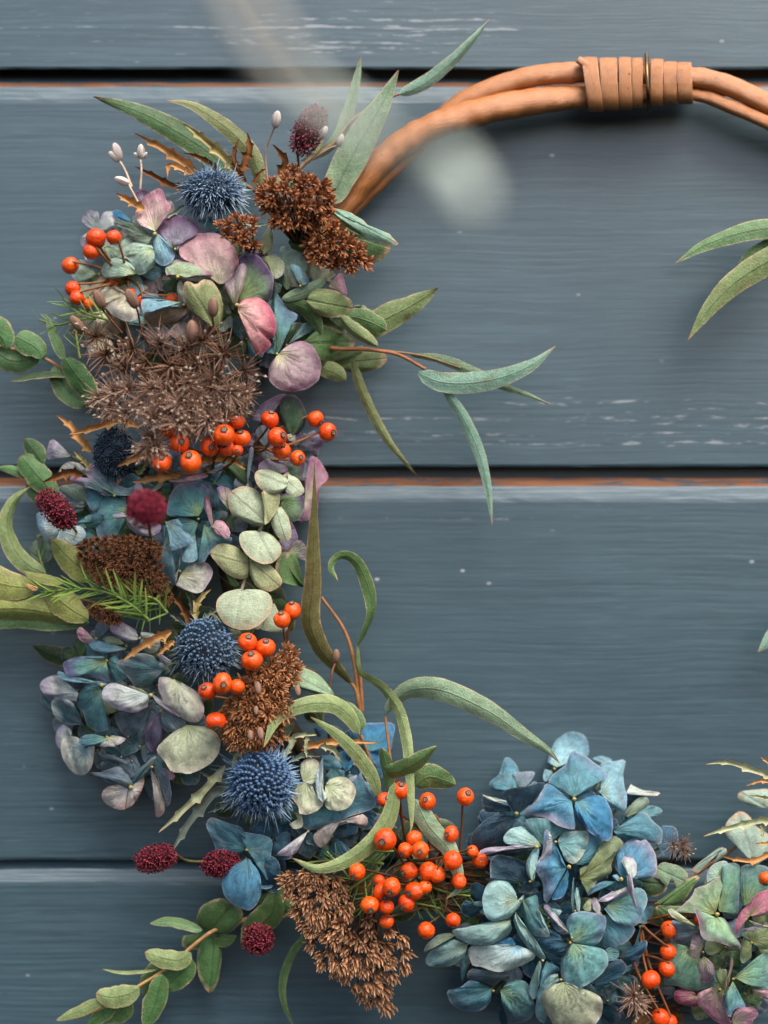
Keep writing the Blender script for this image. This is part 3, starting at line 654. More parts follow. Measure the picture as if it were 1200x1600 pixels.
# ================================================================== the board wall
wall = thing('plank_wall', 'slate blue painted board wall with dark gaps behind the wreath', 'wall', 600, 800, 0)
TOPS = [(-1146, -514), (-514, 109), (136, 730), (760, 1344), (1358, 1985), (1985, 2620)]
def plank(T, B, raw):
    x0, x1 = -1300, 2600; xs = np.linspace(x0, x1, 160)
    prof = [(T-13, -24), (T-1-12*raw, -15), (T-raw*.0, -7), (T+3, -5), (T+19, -.8), (T+25, 0), (B-5, 0), (B-1.5, -1.2), (B, -5), (B, -24)]
    
    vs = [(x, y+(.5*nz(x*.004, T*.1)+(1.3*nz(x*.03, y*.2)+.8*nz(x*.11, y*.2) if j in (1,2,3,4,7,8) else 0)), d+(.8*nz(x*.05, y) if j in (2,3,4) else 0)) for x in xs for j, (y, d) in enumerate(prof)]; fs = grid_faces(len(xs), len(prof))
    o = mesh('plank', PA(vs), fs, M['paint'], wall, None, None, False)
    o.data.materials.append(M['raw']); o.data.materials.append(M['edge'])
    for i, p in enumerate(o.data.polygons):
        k = i % (len(prof)-1); p.material_index = 1 if k == 1 and raw > 0 else 2 if k in (2, 3) else 0
for T, B in TOPS: plank(T, B, {1358: 0, 136: .5}.get(T, 1))
bx = [(-1300, -1200, -40), (2600, -1200, -40), (2600, 2650, -40), (-1300, 2650, -40)]
bk = mesh('backing', PA(bx+[(a, b_, -70) for a, b_, c in bx]), [(0, 1, 2, 3), (7, 6, 5, 4), (0, 4, 5, 1), (1, 5, 6, 2), (2, 6, 7, 3), (3, 7, 4, 0)], M['dark'], wall, None, None, False)
# ================================================================== the cane hoop
hoop = thing('wreath_hoop', 'orange brown bent cane hoop bound with split cane at its top', 'hoop', 1000, 150, 40)
ring_l = [(451,430,30),(385,560,22),(350,700,22),(350,860,22),(385,1000,22),(440,1120,22),(530,1235,22),(650,1330,22),(800,1402,22),(1000,1434,22),(1200,1402,26),(1400,1297,40),(1560,1120,40),(1640,900,40),(1640,660,40),(1560,440,40),(1440,300,40)]
def cane(pts, rads, kn):
    v, f, uv = tube_geo(pts, rads, 0, 14, 150, kn); mesh('cane', PA(v), f, M['cane'], hoop, uv)
hid = [(1500,380,40)]+[(x+2, y+4, d) for x, y, d in ring_l[::-1]]+[(478,396,34)]
tube('shade_toned_hoop', hoop, hid, 15, 14, 'stem', (58,48,36), 10, 150, .3)  # hidden run of the hoop, shade among the flowers put into its dark colour
cane([(440,446,26),(498,368,44),(545,310,48),(590,258,52),(640,218,56),(700,190,58),(800,164,58),(915,151,52),(1000,148,50),(1085,147,50),(1140,166,52),(1200,192,52),(1300,240,48),(1440,330,44)], [18,19,20,21,22,22,22,22,22,21,17,15,13,11,11,11,11,11,11,11,11], .14)
cane([(445,452,30),(500,385,34),(545,328,38),(590,284,40),(640,237,40),(690,186,40),(730,156,44),(790,131,46),(850,117,46),(915,113,46),(1000,114,48),(1085,121,50),(1140,135,48),(1200,162,46),(1300,206,44),(1430,290,44)], [15,15,15,16,17,17,17,17,17,17], .14)
def band(x, wd, y0, y1, tilt, th=3.2, m='bark', name='binding_band', dz=0):
    vs, n, cs = [], 36, [(-.5, 0), (-.5, .75), (-.42, .98), (0, 1.12), (.42, .98), (.5, .75), (.5, 0)]
    cy, hy = (y0+y1)/2, (y1-y0)/2
    for i in range(n+1):
        a = 2*math.pi*i/n; q = 1+.02*nz(math.cos(a)*2, math.sin(a)*2, x)
        for s, t in cs:
            rr_ = t*th; sx = .9+.1*nz(x, a*.5)
            y = cy+(hy-th+rr_)*q*math.copysign(abs(math.sin(a))**.8, math.sin(a)); d = 50+dz+(31+rr_)*math.copysign(abs(math.cos(a))**.8, math.cos(a))
            vs.append((x+s*wd*sx+tilt*(y-cy)/hy*wd*.5, y, d))
    uv = [(i/n*2, (s+.5)) for i in range(n+1) for s, t in cs]
    mesh(name, PA(vs), grid_faces(n+1, len(cs)), M[m], hoop, uv)
for q in ((926, 27, 89, 175, .42), (952, 30, 90, 173, .14), (977, 22, 89, 172, .07), (996, 19, 90, 170, .02), (1026, 22, 92, 167, -.05), (1047, 23, 96, 164, .02), (1070, 26, 97, 163, .1)): band(*q)
v, f, uv = tube_geo([(1012+2*math.sin(a), 129+44*math.sin(a), 52+36*math.cos(a)) for a in np.linspace(0, 6.4, 26)], 3.2, 3.2, 8, 60)
mesh('binding_ring', PA(v), f, M['bronze'], hoop, uv)
tube('cane_end', hoop, [(938, 116, 66), (918, 103, 72), (903, 93, 70)], 8, 6, 'cane', seg=8)
# ================================================================== hydrangeas, petals traced head by head
ZA, ZB, ZC, ZI, ZJ = (120,280,.25), (320,320,.25), (60,680,.25), (220,700,1/3), (320,380,.46667)
ZD, ZE, ZF, ZG, ZH = (60,960,.25), (300,1130,.26667), (730,1130,.275), (650,1360,.3), (980,1320,.18333)
h = []
O(h,ZA,4,'mv',(440,200),[(370,180),(355,110),(390,65),(450,75),(500,90)])
O(h,ZA,6,'pkc',(490,325),[(400,290),(370,240),(375,170),(420,110),(490,60),(530,60),(550,110),(580,160),(585,210),(540,250)],(.25,-.1))
O(h,ZA,4,'cr',(520,260),[(560,130),(600,150),(615,215),(560,240)])
O(h,ZA,6.5,'mv',(600,435),[(560,400),(510,340),(505,290),(540,240),(610,222),(690,235),(750,275),(785,330),(720,345),(660,350),(600,340)],(.1,.2))
O(h,ZA,7,'p3',(630,440),[(590,345),(640,335),(670,360),(650,400)])
O(h,ZA,6,'lb',(500,340),[(480,380),(475,450),(490,510),(550,545),(605,500),(610,470),(570,400),(530,350)],(.3,.2))
O(h,ZA,8,'pkc',(890,655),[(840,600),(760,540),(660,495),(640,450),(650,390),(700,345),(790,335),(880,340),(950,390),(1000,450),(1012,530),(1000,610),(960,650)],(.0,.18),.05,-.1)
O(h,ZA,9,'gk',(625,595),[(560,600),(553,565),(590,520),(650,500),(730,505),(800,530),(840,570),(848,605),(780,600),(700,620)],(0,.5),.2)
O(h,ZA,8,'ll',(640,615),[(700,620),(790,600),(850,590),(855,640),(800,650),(720,640)])
O(h,ZA,5,'gn',(620,610),[(560,640),(535,670),(545,710),(590,730),(630,700)],(0,-.4))
O(h,ZA,7,'cr',(640,625),[(625,670),(635,730),(690,780),(690,720),(670,660)])
O(h,ZA,10,'lp',(985,790),[(960,740),(920,670),(930,650),(980,620),(1000,560),(1040,525),(1065,560),(1055,640),(1020,720),(1000,780)],(.3,0),.3,-.3)
O(h,ZB,9,'gp',(215,600),[(200,540),(225,450),(240,380),(215,330),(250,305),(320,310),(380,370),(425,440),(428,520),(400,600),(350,585),(300,580)],(.1,.1),.1)
O(h,ZA,3,'bb',(350,270),[(300,265),(230,230),(228,195),(270,195),(320,235)])
O(h,ZA,5,'gy',(475,360),[(430,420),(380,400),(320,340),(270,290),(220,260),(280,255),(350,280),(420,310)],(0,.3))
O(h,ZA,3,'cr',(370,390),[(290,460),(210,440),(265,415),(275,320),(310,330)])
O(h,ZA,6,'pg',(480,440),[(470,410),(400,395),(330,405),(280,450),(258,485),(320,500),(370,560),(375,595),(430,585),(490,530),(500,480)],(.1,.1))
O(h,ZA,7,'pg',(370,590),[(300,595),(240,620),(180,615),(152,580),(180,515),(250,490),(320,510),(360,550)],(0,.3),.25)
O(h,ZA,4,'gb',(130,590),[(60,540),(20,515),(80,495),(120,460),(160,443),(195,475),(190,530)],(.3,-.4))
O(h,ZA,5,'lb',(145,600),[(120,590),(40,522),(0,505),(60,540),(150,590)])
O(h,ZA,6,'cr',(320,720),[(270,700),(200,660),(165,605),(120,640),(70,690),(55,750),(90,810),(160,790),(240,860),(340,890),(390,850),(380,790),(300,760)],(.1,.3))
O(h,ZA,7,'cr',(180,820),[(195,870),(170,930),(110,960),(50,930),(10,865),(50,850),(110,850),(150,830)],(0,.3),.3)
O(h,ZA,8,'lb',(650,770),[(600,770),(500,750),(430,748),(402,770),(415,835),(450,830),(500,790),(580,810),(630,810)],(0,.6))
O(h,ZA,7,'bw',(690,800),[(640,800),(560,800),(450,800),(420,850),(440,920),(520,930),(620,900),(680,860)],(0,-.4))
O(h,ZA,6,'bm',(760,980),[(700,880),(700,820),(760,790),(820,800),(820,860),(810,940)])
O(h,ZA,6,'bm',(640,1010),[(570,960),(610,910),(680,895),(760,970),(740,1030)])
O(h,ZA,5,'gb',(530,750),[(390,750),(420,720),(480,715),(520,730)])
O(h,ZA,3,'cr',(200,1060),[(80,1100),(50,1020),(50,950),(110,960),(210,1000),(240,1120)])
O(h,ZA,4,'tl',(880,330),[(740,255),(860,240),(885,300),(800,330)],(0,-.2))
O(h,ZA,5,'bm',(500,1050),[(420,1000),(440,930),(560,940),(580,1010),(560,1050)])
O(h,ZA,4.5,'bm',(620,1060),[(520,1110),(500,1060),(560,1020),(620,1090),(600,1150)])
O(h,ZB,7,'yg',(360,290),[(345,270),(355,200),(400,140),(425,180),(428,270),(400,310)])
O(h,ZB,8,'yg',(380,320),[(360,360),(410,420),(440,465),(490,430),(495,360),(440,310)])
O(h,ZB,8,'mv',(215,310),[(240,290),(310,285),(375,315),(340,330),(280,305)])
O(h,ZB,6,'pg',(510,530),[(480,480),(490,420),(470,330),(470,270),(500,260),(580,290),(635,350),(640,420),(580,450),(540,520)],(.2,.1))
O(h,ZB,9,'lb',(600,505),[(560,450),(535,400),(545,370),(590,385),(640,440),(655,490)],(-.3,0))
O(h,ZB,8,'cr',(590,510),[(540,515),(540,400),(560,450)])
O(h,ZB,5.5,'cg',(690,520),[(650,450),(645,390),(700,370),(780,390),(820,440)])
O(h,ZB,5,'pk',(780,500),[(830,430),(860,430),(875,490),(890,565),(830,550),(760,525)])
O(h,ZB,7,'tg',(440,935),[(385,925),(420,860),(445,800),(430,690),(390,610),(430,580),(430,500),(480,590),(520,650),(580,700),(530,760),(500,850),(475,910)],(.25,0),.15)
O(h,ZB,7,'gn',(500,880),[(510,800),(545,745),(610,740),(570,790)])
O(h,ZB,6,'pt',(520,870),[(560,830),(620,740),(740,740),(650,800)])
O(h,ZB,11,'hp',(205,650),[(215,610),(250,580),(310,572),(380,605),(430,680),(448,760),(430,830),(395,840),(418,870),(390,910),(330,945),(300,890),(260,800),(220,700)],(.15,.1),.3,-.2)
O(h,ZB,11,'pm',(460,930),[(480,915),(530,870),(600,852),(670,880),(720,960),(725,1060),(690,1120),(590,1165),(500,1165),(420,1120),(395,1050),(420,980)],(0,.1),.12,-.12)
O(h,ZB,5,'pg',(440,550),[(430,480),(480,500),(470,550)])
H1 = head('pink and pale green hydrangea below the topmost blue thistle, on the left of the wreath', 300, 430, h, seed=1,
  filler=[(185,395,50,45,6,['pg','cr','lw','lb']), (190,500,60,50,8,['cr','bw','bm','cg']), (280,440,120,90,26,['gn','tl','bm','gb','pg']), (420,500,90,90,16,['tl','gn','gb'])])
h = []
O(h,ZC,4,'ll',(200,130),[(150,150),(60,150),(55,100),(70,35),(100,30),(150,70)])
O(h,ZC,4,'w2',(270,240),[(120,250),(150,190),(200,165),(260,180),(300,220)])
O(h,ZC,6,'tm',(470,380),[(420,380),(300,320),(205,290),(205,255),(290,265),(400,265),(460,310),(490,340)],(0,-.2))
O(h,ZC,7,'tm',(480,375),[(400,330),(300,250),(300,200),(325,180),(380,200),(420,250),(500,310),(570,330),(640,295),(610,350),(590,380)],(0,.3),.1,.15)
O(h,ZC,8,'ll',(640,370),[(600,380),(600,320),(630,285),(655,330),(655,365)])
O(h,ZC,4,'gy',(300,440),[(150,380),(130,320),(200,310),(290,310),(300,420),(230,470),(150,430)])
O(h,ZC,4,'tb',(400,380),[(300,320),(295,400),(340,475),(380,460),(420,390)])
O(h,ZC,6,'tg',(560,480),[(545,390),(480,372),(420,385),(370,430),(347,500),(360,590),(390,650),(470,675),(500,620),(540,560)],(.2,.1),.15)
O(h,ZC,7,'gn',(540,560),[(500,620),(470,715),(540,650),(640,630),(600,580)],(0,-.4))
O(h,ZC,9,'ll',(560,500),[(520,480),(465,500),(490,525),(540,520),(560,570),(620,620),(690,630),(755,610),(765,560),(700,540),(620,520)],(0,.3))
O(h,ZC,7,'wb',(130,590),[(100,670),(40,650),(0,580),(-10,490),(40,480),(90,540)],(.1,.2))
O(h,ZC,7.4,'wb',(135,590),[(105,660),(120,695),(180,698),(260,670),(297,620),(270,570),(220,565)],(0,.2))
O(h,ZC,5,'tl',(330,540),[(245,545),(300,505),(345,500),(345,530)])
O(h,ZC,7,'tp',(1000,505),[(940,495),(860,510),(805,490),(810,420),(840,340),(900,295),(980,292),(1050,320),(1065,380),(1040,450)],(0,.25),.15,-.1)
O(h,ZC,5,'gb',(1040,440),[(1000,290),(1060,300),(1095,350),(1085,430)])
O(h,ZC,6,'tg',(1000,545),[(960,660),(900,620),(870,520),(930,520),(980,535)])
O(h,ZC,8,'lb',(800,540),[(870,520),(930,600),(970,665),(930,690),(825,720),(845,660),(790,600)],(.2,.2))
O(h,ZC,6,'lb',(800,560),[(770,570),(775,750),(735,905),(800,930),(870,935),(860,850),(900,720),(840,640)],(.3,.0))
O(h,ZC,7,'lb',(980,620),[(900,690),(900,780),(950,795),(995,770),(985,680)])
O(h,ZC,7,'tg',(1035,560),[(1050,640),(1000,770),(990,810),(1040,790),(1080,730),(1200,670),(1210,640),(1130,610),(1090,570)],(.1,.1))
O(h,ZC,9,'p3',(1090,590),[(1060,510),(1035,450),(1035,385),(1050,370),(1080,430),(1090,520)],(.4,0))
O(h,ZC,9,'p3',(1090,560),[(1090,600),(1140,635),(1190,640),(1195,590),(1150,535),(1110,530)],(0,.3))
O(h,ZC,7,'cp',(890,870),[(860,940),(920,965),(1005,985),(1060,930),(1088,860),(1070,810),(1000,790),(930,810)],(0,.2))
O(h,ZC,7,'cr',(880,830),[(850,880),(860,930),(870,860),(900,720),(875,760)])
O(h,ZC,9,'p3',(800,280),[(850,300),(950,295),(1050,265),(1055,245),(1000,240),(930,265),(850,270)],(0,.4))
O(h,ZC,7,'w2',(700,370),[(690,370),(730,320),(770,280),(790,285),(760,330)])
O(h,ZC,7,'ll',(1050,235),[(1160,180),(1170,200),(1100,240)])
O(h,ZC,8,'lp',(1190,470),[(1130,390),(1115,330),(1150,320),(1200,340),(1220,400)])
O(h,ZC,3,'gy',(0,640),[(60,640),(90,700),(80,770),(30,800),(-30,780),(-60,700)])
O(h,ZI,8,'mv',(640,120),[(550,100),(560,70),(610,47),(670,65),(693,110)],(0,.4))
O(h,ZI,7,'dg',(650,140),[(560,60),(555,0),(620,30),(680,55),(760,50),(770,90),(760,130),(778,160),(720,145)])
O(h,ZI,5,'pk',(770,250),[(770,100),(800,40),(840,60),(870,110),(880,140),(840,190),(830,280),(800,330),(750,350)])
O(h,ZI,6,'gp',(660,250),[(650,220),(700,210),(760,220),(765,290),(740,335),(690,345),(650,300)])
O(h,ZI,6,'mv',(650,420),[(700,335),(725,380),(735,430),(690,480),(650,470)])
O(h,ZI,6,'cp',(690,490),[(680,490),(735,430),(780,470),(790,530),(730,515)])
O(h,ZI,7,'gb',(500,180),[(488,180),(500,80),(510,0),(530,10),(515,100)])
O(h,ZI,4,'gn',(500,170),[(400,130),(390,60),(450,30),(500,60)])
O(h,ZI,6,'gb',(330,110),[(400,70),(395,90),(330,130)])
O(h,ZJ,6,'dg',(290,640),[(245,590),(245,540),(270,510),(310,515),(340,570),(335,610),(310,640)])
O(h,ZJ,6,'mv',(200,600),[(160,590),(190,540),(230,515),(275,505),(240,545),(200,590)])
O(h,ZJ,5,'gb',(200,680),[(165,640),(185,610),(215,620),(225,660)])
O(h,ZJ,6,'cr',(280,660),[(275,640),(300,635),(305,665)])
H2 = head('teal and lilac hydrangea around the two burgundy burnet heads, beside the silvery round leaves', 270, 790, h, seed=2,
  filler=[(250,800,150,70,26,['tl','gn','gb','tb']), (430,740,60,80,14,['gn','gb','mv'])])
h = []
O(h,ZD,5,'gb',(375,150),[(355,130),(360,70),(420,20),(470,15),(480,60),(430,110)])
O(h,ZD,7,'ll',(625,150),[(600,178),(530,165),(460,115),(450,75),(490,45),(550,60),(610,100)],(0,.3))
O(h,ZD,6,'p3',(345,155),[(300,185),(260,160),(240,110),(260,80),(300,100)])
O(h,ZD,6,'lb',(560,215),[(480,235),(390,240),(330,210),(312,175),(345,155),(420,175),(490,205)],(0,.4))
O(h,ZD,5,'yg',(540,185),[(470,195),(400,155),(450,135),(510,150)])
O(h,ZD,6,'w2',(640,150),[(640,110),(720,120),(760,170),(740,230),(680,240),(630,190)])
O(h,ZD,7,'ty',(425,290),[(450,420),(390,400),(300,390),(210,400),(165,360),(150,310),(190,280),(260,262),(340,260),(405,262)],(0,.25))
O(h,ZD,6,'tl',(430,290),[(470,340),(480,420),(510,420),(560,380),(520,300),(480,255)])
O(h,ZD,8,'dt',(780,350),[(740,400),(680,460),(600,440),(550,380),(490,300),(560,270),(640,240),(720,260)],(-.1,-.2))
O(h,ZD,6,'ll',(840,310),[(790,325),(740,250),(780,255),(830,290)])
O(h,ZD,8,'lb',(380,430),[(280,425),(180,420),(120,380),(130,355),(180,390),(260,405)],(0,.5))
O(h,ZD,8,'lb',(420,440),[(380,450),(270,425),(280,402),(350,415),(430,430)],(0,.5))
O(h,ZD,7,'lw',(250,490),[(240,545),(190,545),(140,540),(90,520),(30,490),(12,440),(50,395),(120,385),(180,430)],(.1,.2))
O(h,ZD,8,'tl',(390,460),[(440,720),(380,735),(310,700),(280,620),(235,560),(245,500),(300,445),(360,445)],(.2,-.1),.2)
O(h,ZD,8,'yg',(490,605),[(430,628),(360,605),(322,550),(340,500),(400,470),(400,540)])
O(h,ZD,10,'lw',(695,505),[(680,580),(620,612),(540,605),(460,580),(398,530),(415,450),(470,425),(560,460),(640,485)],(0,.25),.15)
O(h,ZD,9,'yg',(690,500),[(540,455),(580,445),(650,470)])
O(h,ZD,7,'gb',(720,530),[(690,640),(650,750),(580,770),(520,740),(490,680),(485,615),(600,610),(680,580)],(0,-.4))
O(h,ZD,9,'cl',(850,405),[(800,390),(752,395),(755,470),(790,560),(860,620),(930,665),(1000,670),(1030,620),(1035,560),(990,490),(930,445)],(-.1,.2),.2)
O(h,ZD,10,'ll',(700,490),[(760,580),(830,625),(900,640),(870,600),(780,550)])
O(h,ZD,8,'gb',(770,600),[(760,690),(800,730),(870,730),(925,680),(860,630)],(0,-.2))
O(h,ZD,7,'pu',(760,610),[(690,660),(660,740),(680,820),(720,865),(770,830),(790,740),(770,650)],(-.3,-.3))
O(h,ZD,6,'dt',(280,690),[(180,690),(110,650),(80,570),(100,530),(200,540),(250,610)],(-.2,-.3))
O(h,ZD,5,'dt',(90,620),[(30,580),(10,540),(20,490),(60,530)])
O(h,ZD,9,'cg',(930,690),[(870,720),(800,770),(745,830),(745,870),(790,920),(830,980),(900,992),(950,995),(1030,960),(1100,910),(1137,830),(1120,750),(1040,700)],(0,.1),.12,-.15)
O(h,ZD,8,'w2',(290,840),[(250,770),(170,760),(140,820),(150,890),(190,960),(240,1000),(300,995),(340,930),(350,830),(330,820)],(0,.1),.1)
O(h,ZD,6,'lw',(200,770),[(130,840),(107,790),(120,720),(160,688),(200,720),(210,750)])
O(h,ZD,9,'tl',(430,770),[(440,810),(350,825),(270,820),(252,790),(290,755),(350,750)],(0,.5))
O(h,ZD,9,'cp',(430,765),[(380,825),(470,825),(540,790),(540,770),(470,755)],(0,.5))
O(h,ZD,6,'gb',(370,850),[(400,920),(470,935),(560,930),(490,890),(420,875)],(0,-.3))
O(h,ZD,6,'gb',(600,1075),[(520,1090),(430,1050),(380,1010),(315,1005),(320,985),(400,985),(490,950),(560,1000)],(0,-.1))
O(h,ZD,7,'ck',(560,1090),[(540,1220),(480,1215),(410,1170),(398,1120),(430,1080),(500,1065)],(0,.2))
O(h,ZD,7,'ck',(565,1095),[(545,1215),(590,1190),(640,1110),(662,1050),(655,1012),(620,1040)],(-.3,.2))
O(h,ZD,6,'dt',(590,1070),[(600,1000),(640,960),(700,900),(740,890),(700,960),(650,1000)],(-.3,-.3))
O(h,ZD,7,'ck',(700,960),[(750,1060),(740,1180),(732,1265),(760,1265),(795,1220),(790,1140),(740,1020)],(-.4,0))
O(h,ZD,6,'gb',(720,950),[(790,1100),(800,1200),(830,1160),(825,1060),(790,960)],(.4,-.2))
O(h,ZD,6,'p3',(800,960),[(790,1010),(830,1035),(855,1010),(830,980)])
H3 = head('grey lilac hydrangea with cream petals hanging lowest on the left side of the wreath', 210, 1100, h, seed=3,
  filler=[(190,1090,95,85,26,['dt','gb','tl','gn']), (240,1170,70,60,10,['dt','gb'])])
h = []
O(h,ZE,6,'tb',(315,740),[(240,780),(160,805),(140,740),(100,640),(80,590),(110,553),(200,580),(290,610),(310,680)],(.2,-.1))
O(h,ZE,7,'tb',(325,745),[(310,670),(260,628),(330,640),(430,660),(470,690),(465,770),(440,850),(442,925),(400,850),(360,790)],(-.2,-.05))
O(h,ZE,8,'sk',(318,790),[(270,820),(200,870),(178,930),(190,1010),(240,1065),(330,1095),(390,1040),(408,950),(390,870),(345,800)],(0,.15),.15)
O(h,ZE,5,'db',(370,810),[(400,900),(410,1000),(470,970),(520,880),(500,800),(450,770)],(.2,-.3))
O(h,ZE,4,'db',(500,700),[(470,680),(475,770),(560,760),(570,640),(480,660)])
H4 = head('single steel blue hydrangea floret hanging below the lowest thistle', 385, 1340, h, seed=4, filler=[(415,1350,35,45,4,['db','tb'])])
h = []
O(h,ZE,9,'cg',(650,340),[(632,280),(640,230),(680,205),(730,215),(750,260),(740,320),(700,360)],(0,.2))
O(h,ZE,9,'cg',(665,345),[(620,360),(585,400),(590,450),(625,490),(630,530),(700,530),(760,490),(770,460),(730,430),(710,370)],(.05,.2))
O(h,ZE,11,'wb',(770,465),[(740,440),(720,380),(730,300),(745,250),(765,195),(765,260),(755,320),(770,380),(790,430)],(.3,0))
O(h,ZE,10,'cg',(780,370),[(780,480),(800,505),(860,512),(920,490),(955,430),(955,370),(920,325),(860,312),(800,330)],(0,.15))
O(h,ZE,6,'tb',(900,400),[(990,290),(1040,400),(1082,450),(1060,500),(1000,520),(860,570),(760,612),(660,620),(635,540),(760,500)],(0,.1))
O(h,ZE,7,'ck',(870,570),[(780,600),(715,650),(720,700),(760,730),(800,700),(850,610),(900,590),(960,580),(1020,605),(1030,560),(1000,530)],(0,-.1))
O(h,ZE,7,'ll',(680,630),[(600,680),(500,765),(560,778),(610,760),(650,690)])
O(h,ZE,5,'dt',(680,640),[(620,760),(700,790),(720,700),(700,640)],(0,-.4))
O(h,ZE,7,'cg',(620,560),[(570,590),(600,620),(650,600),(640,540),(600,520)])
O(h,ZE,7,'tb',(790,230),[(760,190),(830,190),(870,240),(870,270),(780,270),(700,210)])
O(h,ZE,6,'ll',(920,320),[(970,300),(950,340),(930,350)])
O(h,ZE,3,'bb',(1040,165),[(990,90),(1000,10),(1060,0),(1180,0),(1175,90),(1160,165),(1100,150)])
O(h,ZE,2.5,'bb',(960,250),[(880,300),(940,200),(1000,150),(1080,160),(1115,250),(1110,330),(1040,260)])
O(h,ZE,2.5,'db',(800,60),[(740,80),(720,20),(860,20),(900,80),(1000,60),(960,120),(850,110)])
H4b = head('small hydrangea with pale green floret over a teal petal right of the lowest thistle', 520, 1230, h, seed=5, filler=[(520,1270,60,55,10,['tl','gb','db']), (570,1180,40,40,4,['bb','db'])])
h = []
O(h,ZF,9,'tb',(605,420),[(520,370),(460,345),(480,300),(560,230),(590,165),(630,160),(720,220),(780,270),(788,310),(720,350),(650,400)],(0,.0),.1)
O(h,ZF,10,'bp',(595,440),[(540,400),(450,340),(400,430),(315,510),(380,525),(450,540),(540,590),(600,605),(612,580),(590,500)],(.15,.12),.1)
O(h,ZF,10,'bb',(615,440),[(610,490),(640,550),(700,620),(790,672),(820,650),(828,560),(810,480),(770,420),(730,410),(660,430)],(-.1,.15),.1)
O(h,ZF,8,'db',(620,430),[(640,400),(700,380),(730,410),(660,440)])
O(h,ZF,8,'gb',(610,470),[(600,540),(620,610),(680,610),(640,550)],(0,-.4))
O(h,ZF,1.5,'lb',(510,250),[(455,220),(490,120),(540,70),(600,45),(670,75),(690,130),(680,190),(600,165),(560,230)])
O(h,ZF,1.5,'lb',(480,270),[(440,260),(430,310),(450,330),(490,290)])
O(h,ZF,3,'lb',(780,230),[(710,200),(760,185),(820,205),(810,225)])
O(h,ZF,7,'lb',(760,400),[(735,380),(790,300),(750,230),(840,215),(900,210),(885,300),(905,400),(905,480),(890,498),(820,480)],(.15,.1))
O(h,ZF,2.5,'tb',(250,370),[(190,390),(135,370),(130,330),(180,290),(210,200),(245,200),(290,260),(300,360)])
O(h,ZF,2.5,'gb',(290,360),[(260,280),(330,275),(385,280),(360,330),(330,360)])
O(h,ZF,7,'nv',(300,510),[(320,490),(400,420),(440,335),(330,360),(200,385),(220,430),(250,500)],(-.2,-.9))
O(h,ZF,6,'nv',(270,500),[(180,500),(100,500),(85,410),(150,445),(290,460)],(0,-.8))
O(h,ZF,7,'w2',(290,458),[(200,460),(130,440),(85,405),(150,425),(210,445)],(0,.5))
O(h,ZF,6,'nv',(270,530),[(170,510),(90,560),(20,640),(30,720),(60,745),(130,740),(230,680),(290,610)],(-.4,-.6))
O(h,ZF,9,'ll',(385,700),[(300,695),(200,700),(100,710),(65,745),(150,720),(250,715),(380,705)],(0,.5))
O(h,ZF,8,'nv',(380,710),[(250,720),(70,750),(200,760),(330,750)],(0,-.7))
O(h,ZF,8,'pt',(420,700),[(390,695),(320,690),(235,690),(205,660),(230,610),(290,585),(340,590),(390,640)],(0,.2))
O(h,ZF,7,'tl',(440,700),[(400,660),(340,600),(335,550),(360,540),(450,545),(550,600),(500,660)])
O(h,ZF,8,'tr',(520,690),[(515,660),(560,620),(680,615),(685,680),(650,760),(610,798),(560,780),(530,720)],(0,.1))
O(h,ZF,7,'tb',(600,800),[(650,770),(690,690),(690,615),(770,660),(775,720),(720,800),(650,808)])
O(h,ZF,10,'bp',(565,820),[(530,780),(500,700),(470,620),(440,605),(435,690),(420,760),(380,810),(400,850),(430,920),(440,1020),(480,980),(520,900),(550,850)],(-.25,0),.2,.2)
O(h,ZF,11,'ll',(485,660),[(470,620),(440,605),(437,690),(420,760),(385,810),(430,790),(480,740)],(.4,0))
O(h,ZF,9,'bb',(570,830),[(540,880),(500,950),(480,1000),(540,990),(570,930),(580,860)])
O(h,ZF,7,'ol',(640,880),[(640,820),(720,790),(775,670),(830,637),(890,680),(850,730),(820,800),(820,850),(740,900),(690,980)],(.1,-.1))
O(h,ZF,8,'bp',(880,880),[(840,820),(845,740),(880,690),(940,655),(990,670),(1010,655),(1060,720),(1080,800),(1070,860),(1030,885),(960,870)],(.1,.1))
O(h,ZF,11,'lw',(930,890),[(960,860),(963,800),(930,755),(880,740),(878,790),(910,830),(925,850)],(.2,.3))
O(h,ZF,11,'ll',(930,840),[(905,870),(930,930),(945,990),(950,970),(940,900)])
O(h,ZF,7,'tb',(830,610),[(900,560),(1000,505),(1060,560),(1110,610),(1110,660),(1080,690),(1010,655),(950,660),(870,670)],(0,-.1))
O(h,ZF,6,'w2',(900,400),[(930,345),(1000,380),(1090,390),(1085,410),(1000,410),(905,390)],(0,.4))
O(h,ZF,5,'nv',(900,410),[(905,480),(980,430),(1050,405)],(0,-.8))
O(h,ZF,5,'gy',(900,530),[(900,490),(980,420),(1030,430),(1020,480),(930,530)])
O(h,ZF,5,'tl',(950,530),[(1000,470),(1070,470),(1110,500),(1050,540),(1000,510)])
O(h,ZF,4,'db',(1080,690),[(1110,580),(1180,590),(1200,640),(1180,720),(1110,750)])
O(h,ZF,6,'nv',(340,900),[(130,880),(130,790),(160,750),(260,760),(330,800),(360,880),(380,950),(290,960)],(-.2,-.4))
O(h,ZF,10,'pt',(375,900),[(340,860),(335,800),(360,735),(400,705),(410,730),(390,800),(385,870)],(-.3,.2))
O(h,ZF,9,'lb',(860,900),[(830,880),(825,865),(850,860),(870,880)])
O(h,ZF,8,'tb',(850,900),[(800,895),(740,910),(690,950),(690,980),(760,930),(830,960)])
O(h,ZG,9,'pt',(530,155),[(560,125),(555,160),(500,235),(450,258),(390,262),(352,210),(347,130),(375,70),(420,45),(480,60),(520,110)],(0,.15),.15)
O(h,ZG,7,'lb',(355,190),[(300,180),(305,165),(345,165),(355,230),(330,215)])
